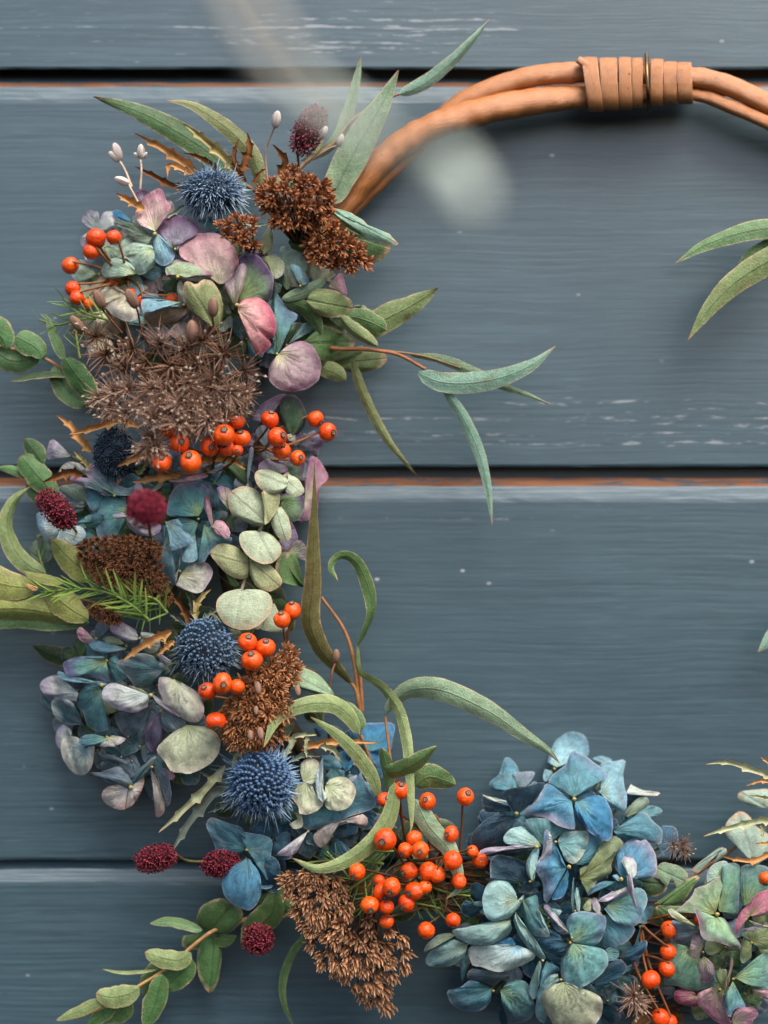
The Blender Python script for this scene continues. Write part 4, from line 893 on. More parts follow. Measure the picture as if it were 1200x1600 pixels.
O(h,ZG,8,'pt',(490,260),[(500,300),(480,340),(400,380),(350,390),(250,375),(190,320),(200,310),(300,285),(400,262)],(0,.3),.2)
O(h,ZG,8,'pb',(530,390),[(610,420),(620,455),(560,490),(480,520),(400,525),(340,500),(290,490),(275,400),(350,390),(450,385)],(0,.3),.2)
O(h,ZG,7,'bb',(490,395),[(400,385),(490,350),(520,385)])
O(h,ZG,9,'pt',(520,220),[(510,260),(530,340),(590,410),(650,460),(680,465),(650,400),(600,330),(550,270)],(-.3,.2))
O(h,ZG,8,'tl',(560,150),[(545,190),(570,280),(600,330),(650,345),(697,340),(670,310),(640,260),(640,180),(630,130),(590,140)],(.2,0))
O(h,ZG,9,'pt',(640,200),[(660,270),(695,320),(690,340),(650,300),(630,200)])
O(h,ZG,9,'ll',(810,335),[(760,310),(710,260),(670,210),(668,180),(700,190),(750,260)])
O(h,ZG,8,'pt',(740,240),[(690,195),(750,205),(760,215)])
O(h,ZG,8,'tl',(815,215),[(808,150),(815,60),(825,30),(822,120),(825,215)])
O(h,ZG,8,'pt',(840,210),[(825,120),(840,85),(855,150),(855,215)])
O(h,ZG,8,'yg',(890,215),[(865,195),(890,160),(915,150),(910,215)])
O(h,ZG,8,'ll',(940,220),[(920,200),(918,150),(940,145),(960,190),(958,225)])
O(h,ZG,10,'ll',(1060,100),[(1110,80),(1120,110),(1070,130),(1000,160),(945,160),(970,140),(1020,110)],(0,.4))
O(h,ZG,11,'ll',(1100,30),[(1130,100),(1150,180),(1145,200),(1110,110),(1095,30)])
O(h,ZG,8,'tg',(1000,180),[(1070,140),(1140,90),(1195,110),(1200,180),(1150,285),(1090,292),(1030,260),(980,200)])
O(h,ZG,7,'tb',(980,230),[(1020,260),(1140,295),(1100,370),(1040,395),(990,405),(950,380),(970,300)])
O(h,ZG,10,'tg',(815,370),[(870,385),(920,395),(965,360),(990,290),(985,235),(930,222),(860,212),(800,235),(782,280),(800,335)],(0,.1),.1)
O(h,ZG,10,'tg',(815,380),[(790,430),(755,490),(760,560),(820,605),(870,608),(940,560),(995,500),(995,430),(950,400),(880,395)],(.1,.12),.12)
O(h,ZG,8,'db',(790,375),[(740,330),(690,305),(700,340),(630,360),(650,410),(710,440),(770,430)])
O(h,ZG,7,'pt',(270,385),[(250,460),(190,495),(130,505),(60,495),(55,450),(100,400),(200,360)],(.1,.2))
O(h,ZG,6,'gy',(200,340),[(180,360),(100,400),(40,430),(60,380),(120,335),(180,325)])
O(h,ZG,6,'gb',(480,550),[(400,600),(350,580),(270,560),(290,510),(400,525),(470,530)],(0,-.4))
O(h,ZG,5,'tl',(270,500),[(240,590),(230,470),(270,440)])
O(h,ZG,8,'tb',(395,615),[(390,680),(340,730),(270,735),(200,710),(162,650),(165,625),(230,610),(285,572),(350,590)],(.1,.05))
O(h,ZG,8,'tg',(440,625),[(450,700),(490,770),(540,795),(600,770),(620,720),(600,650),(580,590),(530,570),(470,590)],(-.1,.05))
O(h,ZG,6,'db',(410,640),[(430,700),(440,800),(480,800),(450,700)])
O(h,ZG,11,'cg',(770,580),[(700,600),(660,640),(655,690),(690,760),(740,830),(850,860),(940,800),(972,720),(960,660),(900,625),(820,605)],(0,.1),.15,-.15)
O(h,ZG,9,'pt',(740,560),[(765,580),(690,610),(655,680),(680,790),(630,770),(622,700),(640,620),(690,550),(740,535)])
O(h,ZG,9,'pt',(640,470),[(600,560),(585,630),(615,675),(640,600),(655,480)])
O(h,ZG,7,'tb',(680,470),[(650,540),(650,610),(700,545),(755,515),(700,480)])
O(h,ZG,7,'db',(930,590),[(910,580),(960,500),(1040,460),(1095,490),(1090,530),(1020,590),(950,630)])
O(h,ZG,8,'tl',(990,430),[(1000,470),(1040,465),(1058,430),(1030,395),(990,410)])
O(h,ZG,6,'db',(1060,450),[(1100,500),(1150,470),(1200,410),(1200,365),(1150,375)])
O(h,ZG,7,'tl',(1170,290),[(1120,440),(1150,400),(1165,330),(1160,280)])
O(h,ZG,9,'tl',(880,600),[(940,640),(930,610),(900,585)])
H5 = head('large blue hydrangea head at the bottom of the wreath', 880, 1390, h, seed=6,
  filler=[(870,1370,130,110,34,['db','tl','tb','gn']), (860,1510,130,80,24,['db','tl','gb'])])
h = []
O(h,ZH,8,'ot',(750,590),[(600,600),(450,570),(390,580),(500,490),(560,420),(580,370),(690,330),(800,255),(830,300),(780,420),(755,540)],(.1,.1))
O(h,ZH,7,'gt',(790,570),[(740,480),(760,340),(820,260),(800,170),(900,150),(960,190),(960,400),(940,600),(880,570)],(0,.1))
O(h,ZH,6,'pg',(800,260),[(680,320),(680,240),(740,160),(850,140),(850,250)])
O(h,ZH,10,'np',(760,620),[(720,640),(640,600),(570,545),(600,640),(650,800),(750,820),(860,860),(975,885),(900,740),(840,640),(800,615)],(0,.2))
O(h,ZH,9,'yg',(600,700),[(540,680),(460,670),(380,610),(345,560),(375,540),(415,570),(440,630),(520,660)])
O(h,ZH,7,'gb',(620,720),[(520,870),(440,840),(375,800),(380,650),(430,660),(520,690)],(0,-.2))
O(h,ZH,7,'gt',(560,880),[(440,860),(360,835),(345,1000),(310,1180),(400,1200),(520,1235),(620,1240),(740,1180),(745,1130),(640,1050)],(.1,0))
O(h,ZH,9,'cm',(640,880),[(590,1050),(550,1020),(530,930),(550,800),(590,745),(620,780),(650,860)])
O(h,ZH,9,'cm',(650,950),[(570,1060),(600,1140),(640,1175),(700,1170),(740,1110),(740,1030),(690,970)])
O(h,ZH,9,'pq',(760,1230),[(820,1300),(860,1450),(890,1527),(780,1520),(680,1440),(610,1360),(595,1280),(650,1240),(720,1210)])
O(h,ZH,9,'tg',(900,1160),[(860,1250),(820,1330),(850,1440),(880,1470),(920,1400),(1015,1380),(940,1270)])
O(h,ZH,10,'bw',(830,1290),[(840,1180),(870,1070),(890,950),(905,1010),(880,1100),(850,1250)])
O(h,ZH,8,'ol',(820,1240),[(760,1150),(750,1090),(800,1060),(850,1070),(850,1150)])
O(h,ZH,9,'gt',(910,1130),[(990,1070),(1080,980),(1180,915),(1250,950),(1260,1150),(1180,1230),(1080,1220),(980,1160)])
O(h,ZH,8,'p3',(1060,1235),[(1130,1230),(1220,1190),(1260,1330),(1180,1310)])
O(h,ZH,6,'p5',(600,1290),[(600,1385),(500,1370),(410,1330),(400,1260),(450,1230),(560,1240)])
O(h,ZH,9,'pq',(900,1500),[(880,1530),(920,1420),(1000,1385),(1080,1385),(1120,1440),(1070,1500),(1060,1560),(900,1580)])
O(h,ZH,10,'p5',(1050,600),[(1000,640),(950,720),(920,770),(920,680),(960,580),(1040,500),(1100,420),(1180,385),(1260,390),(1260,520),(1180,590),(1090,620)])
O(h,ZH,6,'gt',(1000,520),[(965,480),(970,200),(1050,170),(1180,180),(1260,260),(1260,400),(1180,380),(1080,440)])
O(h,ZH,7,'ol',(1060,830),[(960,760),(1050,720),(1180,710),(1260,720),(1260,880),(1150,900),(1100,850)])
O(h,ZH,7,'ol',(1060,840),[(1060,960),(980,1010),(960,900),(990,780)])
O(h,ZH,9,'ll',(1230,680),[(1100,690),(970,720),(1060,725),(1180,705)])
O(h,ZH,9,'cr',(1200,690),[(1030,640),(1100,690),(1200,710)])
O(h,ZH,4,'gb',(420,1290),[(270,1270),(290,1220),(400,1220),(330,1320)])
H6 = head('olive and pink hydrangea cut off at the bottom right corner', 1130, 1480, h, seed=7,
  filler=[(1140,1480,90,100,26,['gn','tl','gb','ol'])])
# ================================================================== eucalyptus and other leafy sprigs
GE = 'eucalyptus sprigs tucked into the wreath'
def sprig(label, x, y, d=None, cat='eucalyptus sprig', name='eucalyptus_sprig'): return thing(name, label, cat, x, y, d, GE)
s = sprig('two long green eucalyptus leaves pointing to the upper left behind the topmost thistle', 375, 280, 40)
L(s, [(385,300),(350,258),(300,220),(225,178),(146,151)], 45, 'dk', 60, 95, roll=(.3,.1), a=.5, b=.7, cup=.1)
L(s, [(408,300),(398,250),(368,212),(330,182),(295,163),(260,157)], 31, 'ol', 65, 90, roll=(-.3,.4), a=.5, b=.7)
tube('stem', s, [(420,330,40),(400,300,55),(385,290,58)], 3, 2.5, col=(140,100,70))
s = sprig('upright pale eucalyptus sprig crossing the left end of the bare cane', 510, 320, 50)
L(s, [(470,252),(505,238),(530,212),(545,172),(556,130),(564,88)], 24, 'pg', 60, 80, roll=(.9,.2,.0), a=.4, b=.5)
L(s, [(514,322),(533,278),(562,222),(595,165),(623,110)], 60, 'pg', 85, 105, roll=(.15,.1), a=.45, b=.75, cup=.08)
L(s, [(622,148),(660,132),(700,101),(735,66),(766,30)], 27, 'bl', 80, 70, roll=(.2,.6), a=.4, b=.7)
tube('stem', s, [(430,330,50),(470,262,62),(520,225,70),(548,190,70),(590,160,75),(624,147,80)], 3, 2, col=(150,118,88))
L(s, [(490,240),(500,222),(507,205)], 10, 'cy', 75, 80)
s = sprig('bitten pale leaf and darker leaf below the rusty seed head and cane end', 515, 350, 60)
O6 = (360,20,1/3)
OL(s, O6, 7, 'bl', (478,925), [(485,918),(540,925),(600,960),(640,990),(650,1020),(690,1045),(735,1030),(770,1060),(790,1086),(740,1088),(680,1080),(630,1062),(570,1020),(520,980),(485,945)], (0,.2))
OL(s, O6, 5, 'gg', (500,1020), [(560,1000),(660,1040),(740,1080),(755,1100),(720,1150),(670,1175),(600,1170),(520,1100)], (0,.1))
OL(s, O6, 4, 'nt', (270,1080), [(300,1010),(400,985),(440,1020),(430,1080),(360,1120),(300,1120)])
s = sprig('small round pale leaf standing on the rusty seed head', 440, 300, 100)
OL(s, O6, 12, 'pg', (218,820), [(215,770),(240,757),(280,765),(305,790),(312,820),(290,853),(255,840),(225,845)], (0,.1))
s = sprig('brown olive leaf with a bitten end lying over the pink hydrangea', 330, 500, 90)
OL(s, ZA, 11, 'ol', (880,950), [(800,860),(700,812),(675,740),(668,660),(690,635),(745,655),(800,625),(860,655),(900,720),(915,820),(905,900)], (.1,0), .15)
s = sprig('long leafy eucalyptus sprig reaching right over the boards at mid height', 480, 530, 80)
L(s, [(560,530),(590,505),(630,484),(665,464),(685,449)], 50, 'ye', 75, 85, roll=(.1,.2), a=.5, b=.75, cup=.08)
OL(s, ZB, 8, 'nt', (600,870), [(660,880),(700,800),(740,755),(850,790),(940,855),(900,920),(820,970),(740,1000),(720,960),(690,880)], (.1,.1))
OL(s, ZB, 7, 'gg', (740,1000), [(830,960),(920,900),(1000,880),(960,930),(880,970),(800,995)], (0,.2))
OL(s, ZB, 6, 'ye', (770,1000), [(900,930),(1000,890),(1100,910),(1140,960),(1110,1010),(1030,1040),(920,1045),(830,1030)], (0,0))
L(s, [(495,572),(510,577),(525,583),(541,594)], 29, 'ye', 70, 66, roll=(.2,.3), a=.5, b=.6)
OL(s, ZB, 7, 'gg', (600,600), [(700,700),(820,740),(840,770),(760,750),(680,690),(640,640)])
OL(s, ZB, 10, 'ye', (635,595), [(660,545),(720,525),(800,530),(880,570),(920,610),(920,650),(880,690),(800,705),(710,690),(650,645)], (0,.12), .1)
L(s, [(440,468),(462,461),(487,451),(512,434)], 20, 'pg', 118, 112, roll=(.3,.2), a=.5, b=.6)
L(s, [(536,494),(560,497),(585,506),(604,516)], 34, 'nt', 95, 92, roll=(.1,.2), a=.5, b=.5)
OL(s, ZB, 8, 'pg', (940,640), [(930,630),(960,625),(1000,632),(1010,655),(960,650)])
L(s, [(532,494),(550,514),(570,528),(591,541)], 24, 'ye', 104, 98, roll=(.5,.3), a=.5, b=.6, cup=.3)
L(s, [(446,473),(468,478),(488,495),(503,521)], 25, 'nt', 110, 100, roll=(.5,.4), a=.45, b=.55)
L(s, [(549,558),(566,612),(600,680),(637,727),(659,749)], 20, 'ol', 72, 62, roll=(.6,.2,.5), a=.4, b=.75)
tube('stem', s, [(480,540,70),(530,545,80),(567,546,86),(619,553,90),(665,577,92)], 3.4, 2.6, col=(150,96,62))
tube('stem', s, [(600,548,86),(660,556,84),(720,575,80)], 2, 1.6, col=(120,100,70))
L(s, [(652,582),(690,597),(740,598),(795,586),(836,567),(868,541)], 40, 'bl', 95, 92, roll=(.1,.1), a=.42, b=.7, cup=.08)
L(s, [(640,556),(680,560),(721,573),(787,604),(824,617),(862,633)], 21, 'pg', 84, 68, roll=(.6,.2,.2), a=.5, b=.75)
L(s, [(690,605),(717,641),(745,697),(761,755),(767,800),(769,820)], 23, 'bl', 86, 72, roll=(.5,.1,.2), a=.45, b=.7)
s = sprig('eucalyptus leaves reaching in from the right edge below the cane', 1260, 400, 60)
L(s, [(1290,372),(1240,360),(1200,357),(1150,366),(1100,384),(1055,411)], 38, 'gg', 90, 84, roll=(.3,.2), a=.55, b=.75)
L(s, [(1280,390),(1240,392),(1200,408),(1150,440),(1110,480),(1075,531)], 48, 'ye', 95, 78, roll=(-.1,.1), a=.55, b=.8)
L(s, [(1270,392),(1220,388),(1180,398),(1150,424)], 36, 'nt', 80, 75)
tube('stem', s, [(1600,520,40),(1450,430,60),(1330,385,85),(1275,380,92)], 4, 3, col=(140,100,70))
s = sprig('tip of a pale leaf poking in at the right edge, alone against the third board', 1240, 985, 50)
L(s, [(1290,960),(1250,972),(1215,988),(1184,1019)], 34, 'bl', 70, 66)
tube('stem', s, [(1600,900,40),(1450,920,50),(1290,960,70)], 3, 2.5, col=(140,100,70))
s = sprig('green round leaved eucalyptus sprig sticking out at the left edge', 110, 585, 40)
tube('stem', s, [(140,600,50),(107,582,62),(63,557,66),(0,540,66),(-80,520,60)], 3, 2, col=(170,130,96))
L(s, [(66,560),(58,545),(42,535),(24,526)], 38, 'ri', 75, 70, roll=(.1,.2), a=.5, b=.35)
L(s, [(62,556),(40,562),(15,562),(-10,545)], 42, 'gg', 62, 58, a=.5, b=.4)
L(s, [(10,545),(5,530),(-8,515),(-25,505)], 46, 'ri', 70, 70, a=.5, b=.4)
L(s, [(107,587),(80,584),(48,587),(16,596)], 20, 'kd', 74, 70, roll=(1.1,1.0), a=.5, b=.6)
L(s, [(100,558),(115,580),(132,602),(148,630)], 38, 'ri', 84, 80, roll=(.2,.2), a=.5, b=.5)
L(s, [(88,570),(95,595),(115,618),(140,632)], 38, 'gg', 66, 60, a=.5, b=.45)
L(s, [(100,562),(92,542),(82,518),(72,491)], 18, 'gg', 78, 82, roll=(.5,.3), a=.45, b=.8)
s = sprig('dark green pointed leaves at the left edge over the middle board gap', 60, 750, 35)
L(s, [(88,775),(70,755),(48,730),(32,712)], 40, 'ri', 60, 52, a=.5, b=.4)
L(s, [(66,725),(58,710),(48,697),(39,686)], 30, 'dk', 50, 46, a=.5, b=.6)
L(s, [(52,748),(35,740),(15,733),(-8,731)], 15, 'ri', 46, 42)
L(s, [(70,780),(55,770),(40,758)], 26, 'dk', 50, 44)
tube('stem', s, [(110,800,40),(88,775,55),(60,740,50)], 2.6, 2, col=(130,110,76))
s = sprig('yellow olive eucalyptus sprig with a curved leaf at the left edge, beside the green needles', 120, 910, 60)
L(s, [(72,896),(45,884),(22,858),(10,820),(20,785),(49,758)], 36, 'ye', 84, 84, roll=(.2,.5,.2), a=.4, b=.7, cup=.2)
L(s, [(58,918),(20,916),(-20,905),(-60,880)], 52, 'yo', 92, 90, a=.5, b=.4, roll=(.1,.1))
L(s, [(126,966),(85,958),(33,950),(-20,952),(-90,965)], 48, 'yo', 90, 86, a=.42, b=.4, roll=(-.2,-.2), cup=.25)
L(s, [(140,972),(90,972),(33,968),(-20,972),(-80,980)], 34, 'gg', 78, 74, a=.42, b=.4)
L(s, [(150,905),(130,890),(105,868),(80,842)], 44, 'yo', 104, 108, a=.55, b=.75, roll=(.1,.1))
L(s, [(100,910),(75,906),(52,900),(35,892)], 18, 'yo', 112, 108, roll=(.4,.4))
L(s, [(138,968),(112,952),(92,936),(75,918)], 44, 'yo', 98, 100, a=.55, b=.5)
L(s, [(120,1030),(100,1028),(75,1020),(50,1008)], 30, 'kd', 40, 34, roll=(-.2,-.2))
L(s, [(60,920),(50,918),(40,912)], 8, 'tn', 110, 110, roll=(.3,.3))
tube('stem', s, [(190,950,60),(140,940,80),(100,925,92),(52,914,96)], 3, 2.4, col=(150,110,70))
s = sprig('silvery round eucalyptus leaves in hanging pairs at the centre of the left side', 400, 760, 90, name='silver_dollar_sprig')
tube('stem', s, [(450,740,95),(430,760,118),(407,826,112),(390,880,110),(378,920,112),(372,940,108)], 3.4, 2.4, col=(180,164,140))
CI = ZI
OL(s, CI, 12, 'ci', (690,170), [(690,145),(650,118),(590,100),(540,110),(535,150),(560,190),(610,215),(650,210),(680,190)], (0,.3), .15)
OL(s, CI, 11.6, 'ci', (690,160), [(690,120),(740,150),(765,190),(760,215),(720,228),(680,205)], (.1,.3))
OL(s, CI, 10, 'ci', (590,350), [(575,365),(500,350),(430,310),(408,250),(420,205),(470,180),(530,190),(570,225),(590,290)], (.0,.1))
OL(s, CI, 12, 'cy', (600,350), [(580,360),(578,290),(567,205),(620,205),(655,220),(640,290)], (-.3,0), .1, .1)
OL(s, CI, 10.6, 'ci', (630,280), [(660,275),(690,320),(705,380),(700,430),(680,440),(640,410),(612,360),(615,310)], (.1,.1))
OL(s, CI, 10, 'ci', (555,395), [(540,388),(480,392),(460,420),(475,470),(520,520),(580,545),(630,530),(660,480),(640,430),(600,400),(570,390)], (0,.25), .1)
OL(s, CI, 8.4, 'cy', (505,540), [(500,500),(430,455),(370,450),(325,490),(370,560),(420,600),(470,617),(505,600)], (0,.1))
OL(s, CI, 9.2, 'cy', (515,530), [(560,525),(620,560),(662,620),(650,650),(600,672),(550,655),(512,600),(510,560)], (0,.1))
OL(s, CI, 11, 'ci', (480,665), [(470,660),(400,675),(360,710),(355,760),(390,820),(450,850),(510,850),(570,820),(612,760),(615,710),(580,670),(500,660)], (0,.15), .12, -.12)
OL(s, CI, 6, 'ci', (560,850), [(530,850),(600,790),(620,720),(655,790),(690,850),(640,870)], (0,0))
OL(s, CI, 5.5, 'cy', (420,900), [(330,780),(345,775),(400,840),(470,860),(460,905)], (0,-.2))
OL(s, CI, 6, 'nt', (420,640), [(350,580),(380,610),(440,650),(460,640),(430,600),(390,570)], (0,-.4))
s = sprig('tall twisting leaf and curled leaf on a brown twig beside the round silvery leaves', 555, 1090, 50, name='willow_eucalyptus_sprig')
L(s, [(553,1073),(522,1040),(503,1017),(488,985),(484,960),(489,910),(490,850),(492,780),(491,700)], 36, 'br', 60, 150, roll=(-1.1,-.5,.1,.2,.6,.9), a=.6, b=1.25, nu=30, cup=.15)
L(s, [(558,1010),(571,985),(581,953),(574,913),(555,876),(532,868),(517,885),(528,908)], 25, 'nt', 70, 120, roll=(.9,.9,.3,-.2,-.6,.2), a=.45, b=.5, nu=30)
L(s, [(557,1008),(560,1048),(580,1063),(601,1078),(624,1112),(637,1167),(641,1229),(643,1285),(640,1302)], 22, 'ye', 75, 170, roll=(.8,1.0,.5,.1,-.1,.1,.2), a=.35, b=.45, nu=32)
L(s, [(505,1035),(494,1000),(470,965)], 20, 'nt', 60, 70)
OL(s, CI, 5, 'nt', (770,655), [(700,640),(640,620),(630,560),(650,500),(690,460),(725,455),(680,500),(690,560),(730,610)], (-.3,-.2), .2, .3)
tube('stem', s, [(566,1150,50),(560,1093,56),(553,1033,62),(537,983,66),(502,933,66)], 4, 2.2, col=(164,112,74))
tube('stem', s, [(560,1100,56),(553,1073,60),(522,1040,62)], 3, 2.4, col=(160,120,74))
tube('stem', s, [(566,1110,52),(563,1060,62),(558,1012,70)], 3, 2.4, col=(164,112,74))
s = sprig('three arching grey green leaves crossing above the lowest thistle and the brown tuft', 560, 1150, 60, name='willow_eucalyptus_sprig')
OL(s, (380,1000,.41667), 10, 'pg', (350,212), [(330,185),(280,130),(220,98),(170,88),(125,90),(122,115),(160,168),(172,155),(210,180),(270,205)], (0,.2), .15)
L(s, [(562,1147),(547,1119),(520,1100),(476,1101),(434,1122),(412,1168)], 34, 'ye', 110, 178, roll=(.5,.3,.1,.2), a=.4, b=.65, nu=24, cup=.14)
L(s, [(592,1246),(583,1215),(558,1178),(525,1146),(485,1120)], 28, 'ye', 130, 178, roll=(.4,.2,.3), a=.5, b=.7, nu=24)
L(s, [(568,1140),(548,1110),(530,1094)], 24, 'gg', 90, 100)
tube('stem', s, [(590,1260,60),(578,1190,80),(563,1148,98)], 3.5, 2.4, col=(160,116,76))
s = sprig('drooping eucalyptus sprig above the orange hips, longest leaf touching blue hydrangea', 615, 1230, 80, name='willow_eucalyptus_sprig')
L(s, [(603,1117),(615,1098),(635,1080),(668,1075),(705,1083),(767,1113),(817,1148),(855,1172),(874,1192)], 41, 'pg', 90, 150, roll=(.8,.3,.1,.1,.2,.3), a=.4, b=.6, nu=28, cup=.12, bow=20)
L(s, [(600,1198),(617,1206),(651,1191),(682,1166)], 34, 'nt', 150, 156, roll=(.6,.5), a=.4, b=.75)
L(s, [(648,1228),(668,1214),(688,1217),(712,1226)], 40, 'nt', 125, 128, roll=(.1,.3), a=.5, b=.7)
L(s, [(642,1204),(660,1200),(672,1203)], 14, 'gg', 118, 120)
L(s, [(617,1222),(612,1267),(588,1308),(547,1342),(497,1357),(457,1341)], 31, 'ye', 150, 172, roll=(-.3,-.1,.1,.2), a=.38, b=.55, nu=26, cup=.15)
L(s, [(648,1248),(670,1290),(700,1324),(714,1360),(717,1388),(697,1404)], 36, 'pg', 138, 150, roll=(.1,.2,.1), a=.4, b=.75, nu=24)
L(s, [(606,1236),(606,1210),(602,1190),(596,1168)], 27, 'nt', 130, 138, roll=(-.8,-.5), a=.5, b=.6)
tube('stem', s, [(630,1290,60),(622,1240,90),(612,1200,110),(602,1120,92)], 3, 2.2, col=(140,100,66))
s = sprig('green oval leaved sprig hanging to the lower left below the wreath', 400, 1420, 40)
tube('stem', s, [(420,1420,50),(375,1440,70),(327,1458,74),(260,1513,72),(213,1543,70),(170,1570,68),(120,1592,64)], 3.6, 2, col=(186,146,96))
ZS = (60,1250,1/3)
OL(s, ZS, 9, 'nt', (800,620), [(760,600),(742,560),(755,510),(800,475),(860,462),(920,478),(955,520),(950,570),(900,620),(850,630)], (0,.1), pad=4)
L(s, [(316,1454),(290,1444),(265,1439),(234,1443)], 22, 'gg', 74, 72, roll=(.7,.6), a=.45, b=.7)
OL(s, ZS, 9.5, 'ri', (830,640), [(790,635),(750,700),(742,780),(765,860),(805,905),(840,850),(858,760),(860,670),(850,635)], (0,0), pad=4)
OL(s, ZS, 5, 'nt', (780,620), [(720,635),(680,640),(680,690),(760,700),(800,650)], pad=4)
L(s, [(299,1489),(280,1500),(255,1497),(226,1488)], 33, 'ye', 82, 80, a=.5, b=.55, roll=(.3,.3))
L(s, [(299,1497),(285,1517),(268,1533),(256,1545)], 42, 'ri', 66, 62, a=.5, b=.5)
L(s, [(247,1514),(220,1518),(190,1519),(160,1514)], 9, 'ye', 74, 72, roll=(.9,.8), a=.5, b=.6)
L(s, [(270,1500),(245,1520),(230,1545),(222,1552)], 36, 'nt', 60, 58, a=.5, b=.5)
L(s, [(254,1522),(246,1555),(237,1580),(226,1606)], 36, 'ri', 78, 74, a=.5, b=.6)
L(s, [(218,1544),(200,1553),(175,1558),(150,1552)], 36, 'ye', 80, 78, a=.5, b=.5, roll=(.2,.2))
L(s, [(168,1562),(145,1570),(118,1582),(88,1594)], 20, 'ye', 74, 72, a=.5, b=.7, roll=(.3,.3))
L(s, [(178,1568),(165,1582),(150,1592),(135,1602)], 24, 'ri', 62, 58)
L(s, [(200,1560),(190,1578),(175,1588),(160,1596)], 36, 'nt', 58, 54)
L(s, [(430,1392),(425,1425),(400,1450),(380,1481)], 46, 'nt', 84, 66, roll=(-.5,-.3), a=.5, b=.6)
L(s, [(400,1415),(430,1405),(460,1425)], 44, 'ri', 56, 54)
L(s, [(330,1462),(350,1470),(370,1462)], 22, 'nt', 62, 60)
s = sprig('thin dark leaf curving down alone under the bottom brown head', 470, 1460, 30)
L(s, [(480,1458),(456,1490),(441,1535),(445,1572),(459,1602)], 16, 'nt', 50, 42, roll=(.6,.3,.5), a=.35, b=.5)
tube('stem', s, [(500,1430,40),(480,1458,50)], 2, 1.6, col=(120,110,70))
s = sprig('pale veined leaves with spiny tan bracts at the right edge above the olive pink hydrangea', 1180, 1310, 70, name='thistle_foliage')
ZR = (900,1150,.28125)
OL(s, ZR, 6, 'pr', (1000,720), [(840,560),(830,490),(900,420),(960,440),(1000,500),(1080,560),(1080,660)], (0,.1), pad=6)
OL(s, ZR, 7, 'pr', (1060,400), [(960,390),(900,345),(910,310),(980,300),(1070,295),(1120,330),(1120,400)], (0,.2), pad=6)
OL(s, ZR, 4, 'pr', (800,640), [(680,760),(640,740),(700,690),(800,620),(840,640),(760,720)], pad=6)
for pts, ww, key in (([(1215,1216),(1180,1204),(1139,1191),(1102,1194)], 15, 'bt'), ([(1215,1280),(1181,1284),(1133,1296),(1099,1307)], 16, 'bt'), ([(1215,1328),(1180,1344),(1150,1342),(1126,1337)], 14, 'tn'), ([(1215,1205),(1205,1195),(1187,1181)], 9, 'tn'), ([(1215,1225),(1190,1220),(1165,1228)], 9, 'tn'), ([(1215,1250),(1195,1246),(1170,1243)], 9, 'bt'), ([(1190,1285),(1192,1300),(1188,1315)], 10, 'bt'), ([(1215,1316),(1195,1318),(1180,1318)], 9, 'tn')):
    bract(s, pts, ww, key, 105, 110)
tube('stem', s, [(1260,1400,40),(1230,1320,90),(1220,1230,98)], 4, 3, col=(130,136,100))
tube('stem', s, [(1010,1430,40),(1080,1372,52),(1140,1330,60),(1180,1300,60)], 3.2, 2.6, col=(150,104,76))
s = sprig('dull green leaves half hidden between the blue and the olive pink hydrangea', 1060, 1380, 40)
OL(s, ZH, 5, 'pg', (380,260), [(340,360),(260,270),(250,200),(300,150),(380,160),(460,190),(520,260),(480,320),(420,360)], pad=5)
OL(s, ZH, 3.5, 'nt', (300,500), [(230,500),(350,420),(500,300),(620,260),(560,370),(480,470),(400,520)], pad=5)
OL(s, ZH, 3, 'nt', (380,620), [(270,600),(250,520),(400,520),(520,540),(440,640)], pad=5)
OL(s, ZH, 3, 'kd', (140,320), [(80,290),(200,260),(340,340),(300,420),(200,440),(120,380)], pad=5)
s = sprig('blurred pale eucalyptus twig hanging close in front of the boards at the top', 300, -240, 1000)
tube('stem', s, [(250,-700,960),(300,-240,1000),(380,-20,1040),(470,110,1070),(560,180,1110),(640,235,1250),(700,280,1480)], 3, 2, col=(168,150,130))
L(s, [(290,-170),(345,-50),(405,50),(470,150)], 46, 'fb', 1545, 1545, roll=(.1,.1), a=.5, b=.4)
L(s, [(430,95),(485,145),(545,185),(612,232)], 40, 'fg', 1480, 1480, roll=(.1,.1), a=.45, b=.4)
L(s, [(672,232),(694,262),(716,296),(746,330)], 80, 'fg', 1470, 1470, a=.5, b=.45, roll=(.1,.1))
